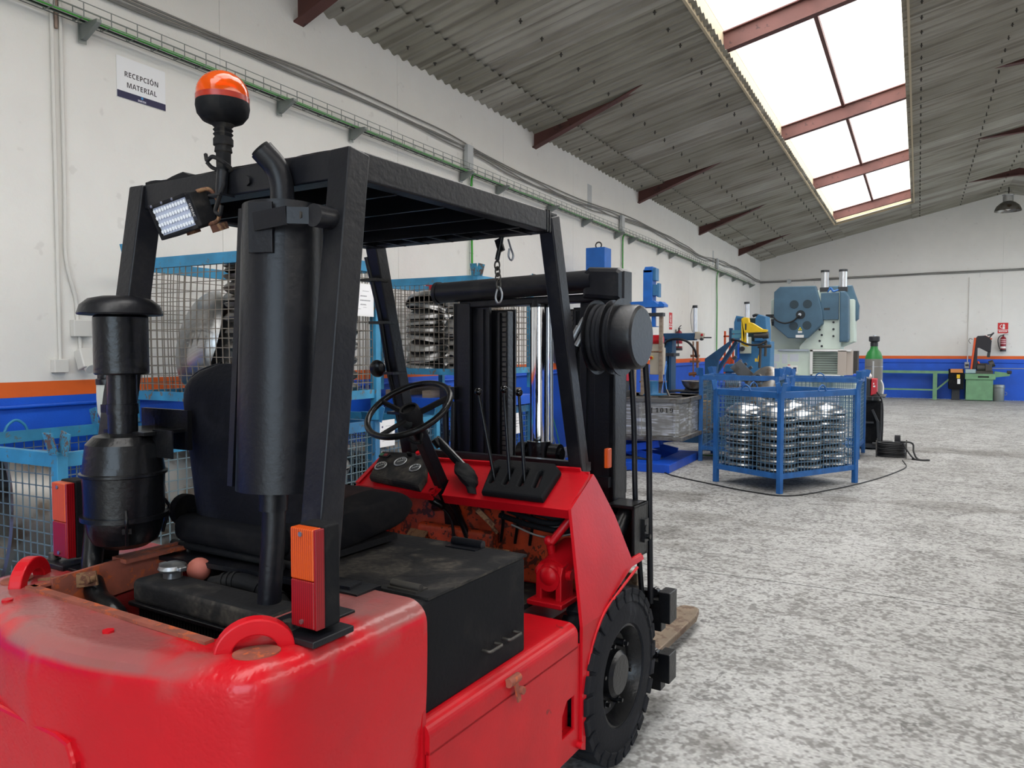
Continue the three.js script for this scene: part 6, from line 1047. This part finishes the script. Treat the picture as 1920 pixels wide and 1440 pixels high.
  // fire signs and extinguishers
  const ext1 = (name, lab, pos, ry, q) => {
    const o = thing(name, lab, 'extinguisher', pos, ry, 'fire extinguishers');
    part('body', lathe([[0, 0], [0.075, 0.005], [0.08, 0.02], [0.08, 0.4], [0.06, 0.45], [0.025, 0.47], [0.025, 0.5], [0, 0.5]], 0, 0, 0.09, 28), M.redDark, o);
    part('label', lathe([[0.0808, 0.1], [0.0808, 0.16]], 0, 0, 0.09, 28), M.white, o); part('label', [0.24, 0.3, 0.36].map(y => lathe([[0.0806, y], [0.0806, y + 0.025]], 0, 0, 0.09, 28)), std(0xd8b0b4, 0.5), o);
    part('foot', lathe([[0.083, 0], [0.083, 0.06], [0.07, 0.06]], 0, 0, 0.09, 28), M.darkGrey, o);
    part('valve', [box(-0.02, 0.02, 0.49, 0.54, 0.07, 0.11), bar([0, 0.55, 0.09], [0.14, 0.6, 0.1], 0.02, 0.01), bar([0, 0.53, 0.09], [0.13, 0.53, 0.1], 0.02, 0.01)], M.darkGrey, o);
    part('hose', tube([[-0.01, 0.52, 0.1], [-0.08, 0.5, 0.1], [-0.14, 0.4, 0.1], [-0.13, 0.22, 0.1], [-0.09, 0.08, 0.1]], 0.012, 30, 8), M.blackCable, o);
    part('wall_hook', box(-0.02, 0.02, 0.4, 0.5, 0, 0.03), M.galv, o);
  };
  const sign = (lab, pos, ry, w, h) => { const o = thing('fire_sign', lab, 'sign', pos, ry, 'fire extinguisher signs'); part('board', box(-w / 2, w / 2, -h / 2, h / 2, 0, 0.006), M.white, o); printPart('print', w - 0.006, h - 0.006, canvasTex(200, 240, (c, a, b) => { c.fillStyle = '#d02a2c'; c.fillRect(0, 0, a, b); c.fillStyle = '#f2efec'; c.fillRect(0, 158, a, 12); c.fillRect(22, 185, 156, 24); c.beginPath(); c.moveTo(95, 50); c.lineTo(115, 20); c.lineTo(135, 50); c.closePath(); c.fill(); c.fillRect(95, 46, 42, 100); c.strokeStyle = '#f2efec'; c.lineWidth = 12; c.beginPath(); c.arc(86, 84, 42, 1.4, 4.6); c.stroke(); c.fillStyle = '#d02a2c'; c.fillRect(95, 74, 42, 6); c.font = 'bold 22px sans-serif'; c.textAlign = 'center'; c.fillText('EXTINTOR', 100, 205, 140); }), o, 0, 0, 0.0068); };
  ext1('fire_extinguisher', 'red fire extinguisher hanging on the back wall beside the band saw', [2.384, 1.566, ZB], 0);
  sign('red square extinguisher sign on the back wall above the extinguisher', [2.374, 2.315, ZB], 0, 0.29, 0.34);
  ext1('fire_extinguisher', 'red fire extinguisher half hidden behind the blue welder post on the left wall', [XL, 1.6, -18.106], Math.PI / 2);
  sign('narrow looking red sign on the left wall above the steel tank frame', [XL, 2.286, -17.681], Math.PI / 2, 0.26, 0.4);
  // conduit with a socket on the back wall
  const b = thing('back_wall_socket', 'thin grey conduit dropping to a socket on the back wall left of the saw', 'socket', [1.42, 3.968, ZB]);
  part('conduit', rod([0, 0, 0.012], [0, -2.75, 0.012], 0.014, 8), M.conduit, b); part('socket', box(-0.08, 0.05, -2.95, -2.75, 0, 0.06, 0.005), M.greyBox, b); part('plug', box(-0.06, 0.03, -2.87, -2.82, 0.06, 0.1), M.darkGrey, b);
  // pendant lamp under the ridge
  const L = thing('pendant_lamp', 'bell-shaped metal hall lamp hanging from the ridge at the far right', 'lamp', [2.33, 5.85, -28.0]);
  part('shade', lathe([[0.36, 0], [0.35, 0.06], [0.3, 0.16], [0.2, 0.25], [0.12, 0.29], [0.12, 0.3]], 0, 0, 0, 40, 0.5), M.steelDull, L);
  part('gear_case', [rod([0, 0.29, 0], [0, 0.48, 0], 0.14, 28), rod([0, 0.48, 0], [0, 0.5, 0], 0.16, 28)], M.alu, L);
  part('bulb', lathe([[0, 0.02], [0.07, 0.05], [0.08, 0.12], [0.04, 0.22], [0, 0.24]], 0, 0, 0, 20), M.white, L);
  part('hanger', [tube([[0, 0.5, 0], [0.02, 0.62, 0], [0, 0.8, 0]], 0.012, 12, 6), rod([0, 0.5, 0], [0, 0.95, 0], 0.008, 6), rod([0.1, 0.6, 0], [-0.1, 0.6, 0], 0.006, 6)], M.iron, L);
}
// cable trailing over the floor
{
  const p = [[-3.441, -9.604], [-3.252, -9.807], [-2.947, -9.765], [-2.727, -9.543], [-2.178, -9.172], [-1.688, -8.882], [-1.269, -8.779], [-0.843, -9.441], [-0.445, -10.431], [-0.169, -11.437], [-0.116, -11.783], [-0.172, -12.444]];
  const o = thing('floor_cable', 'black cable trailing across the floor in front of the blue stillage', 'cable', [-1.3, 0, -9]);
  part('cable', tube(p.map(([x, z]) => [x + 1.3, 0.008, z + 9]), 0.0075, 160, 6), M.blackCable, o);
  const q = thing('floor_cable', 'green and yellow lead looped on the floor beside the blue lift table', 'cable', [-3.1, 0, -11.6]);
  part('lead', tube([[0.7, 0.008, -0.1], [0.3, 0.008, -0.05], [-0.05, 0.008, -0.1], [0.1, 0.008, 0.2], [-0.1, 0.008, 0.4], [-0.3, 0.008, 0.3]], 0.009, 60, 6), std(0x4c7a2c, 0.5), q);
}

for (const o of scene.children) if (o.isGroup && o.userData.category && o.position.lengthSq() === 0) { const b = new THREE.Box3().setFromObject(o); rebase(o, (b.min.x + b.max.x) / 2, b.min.y, (b.min.z + b.max.z) / 2); }   // origin to the base
scene.traverse(o => { if (o.isMesh) { o.castShadow = o.receiveShadow = true; } });
renderer.render(scene, camera);
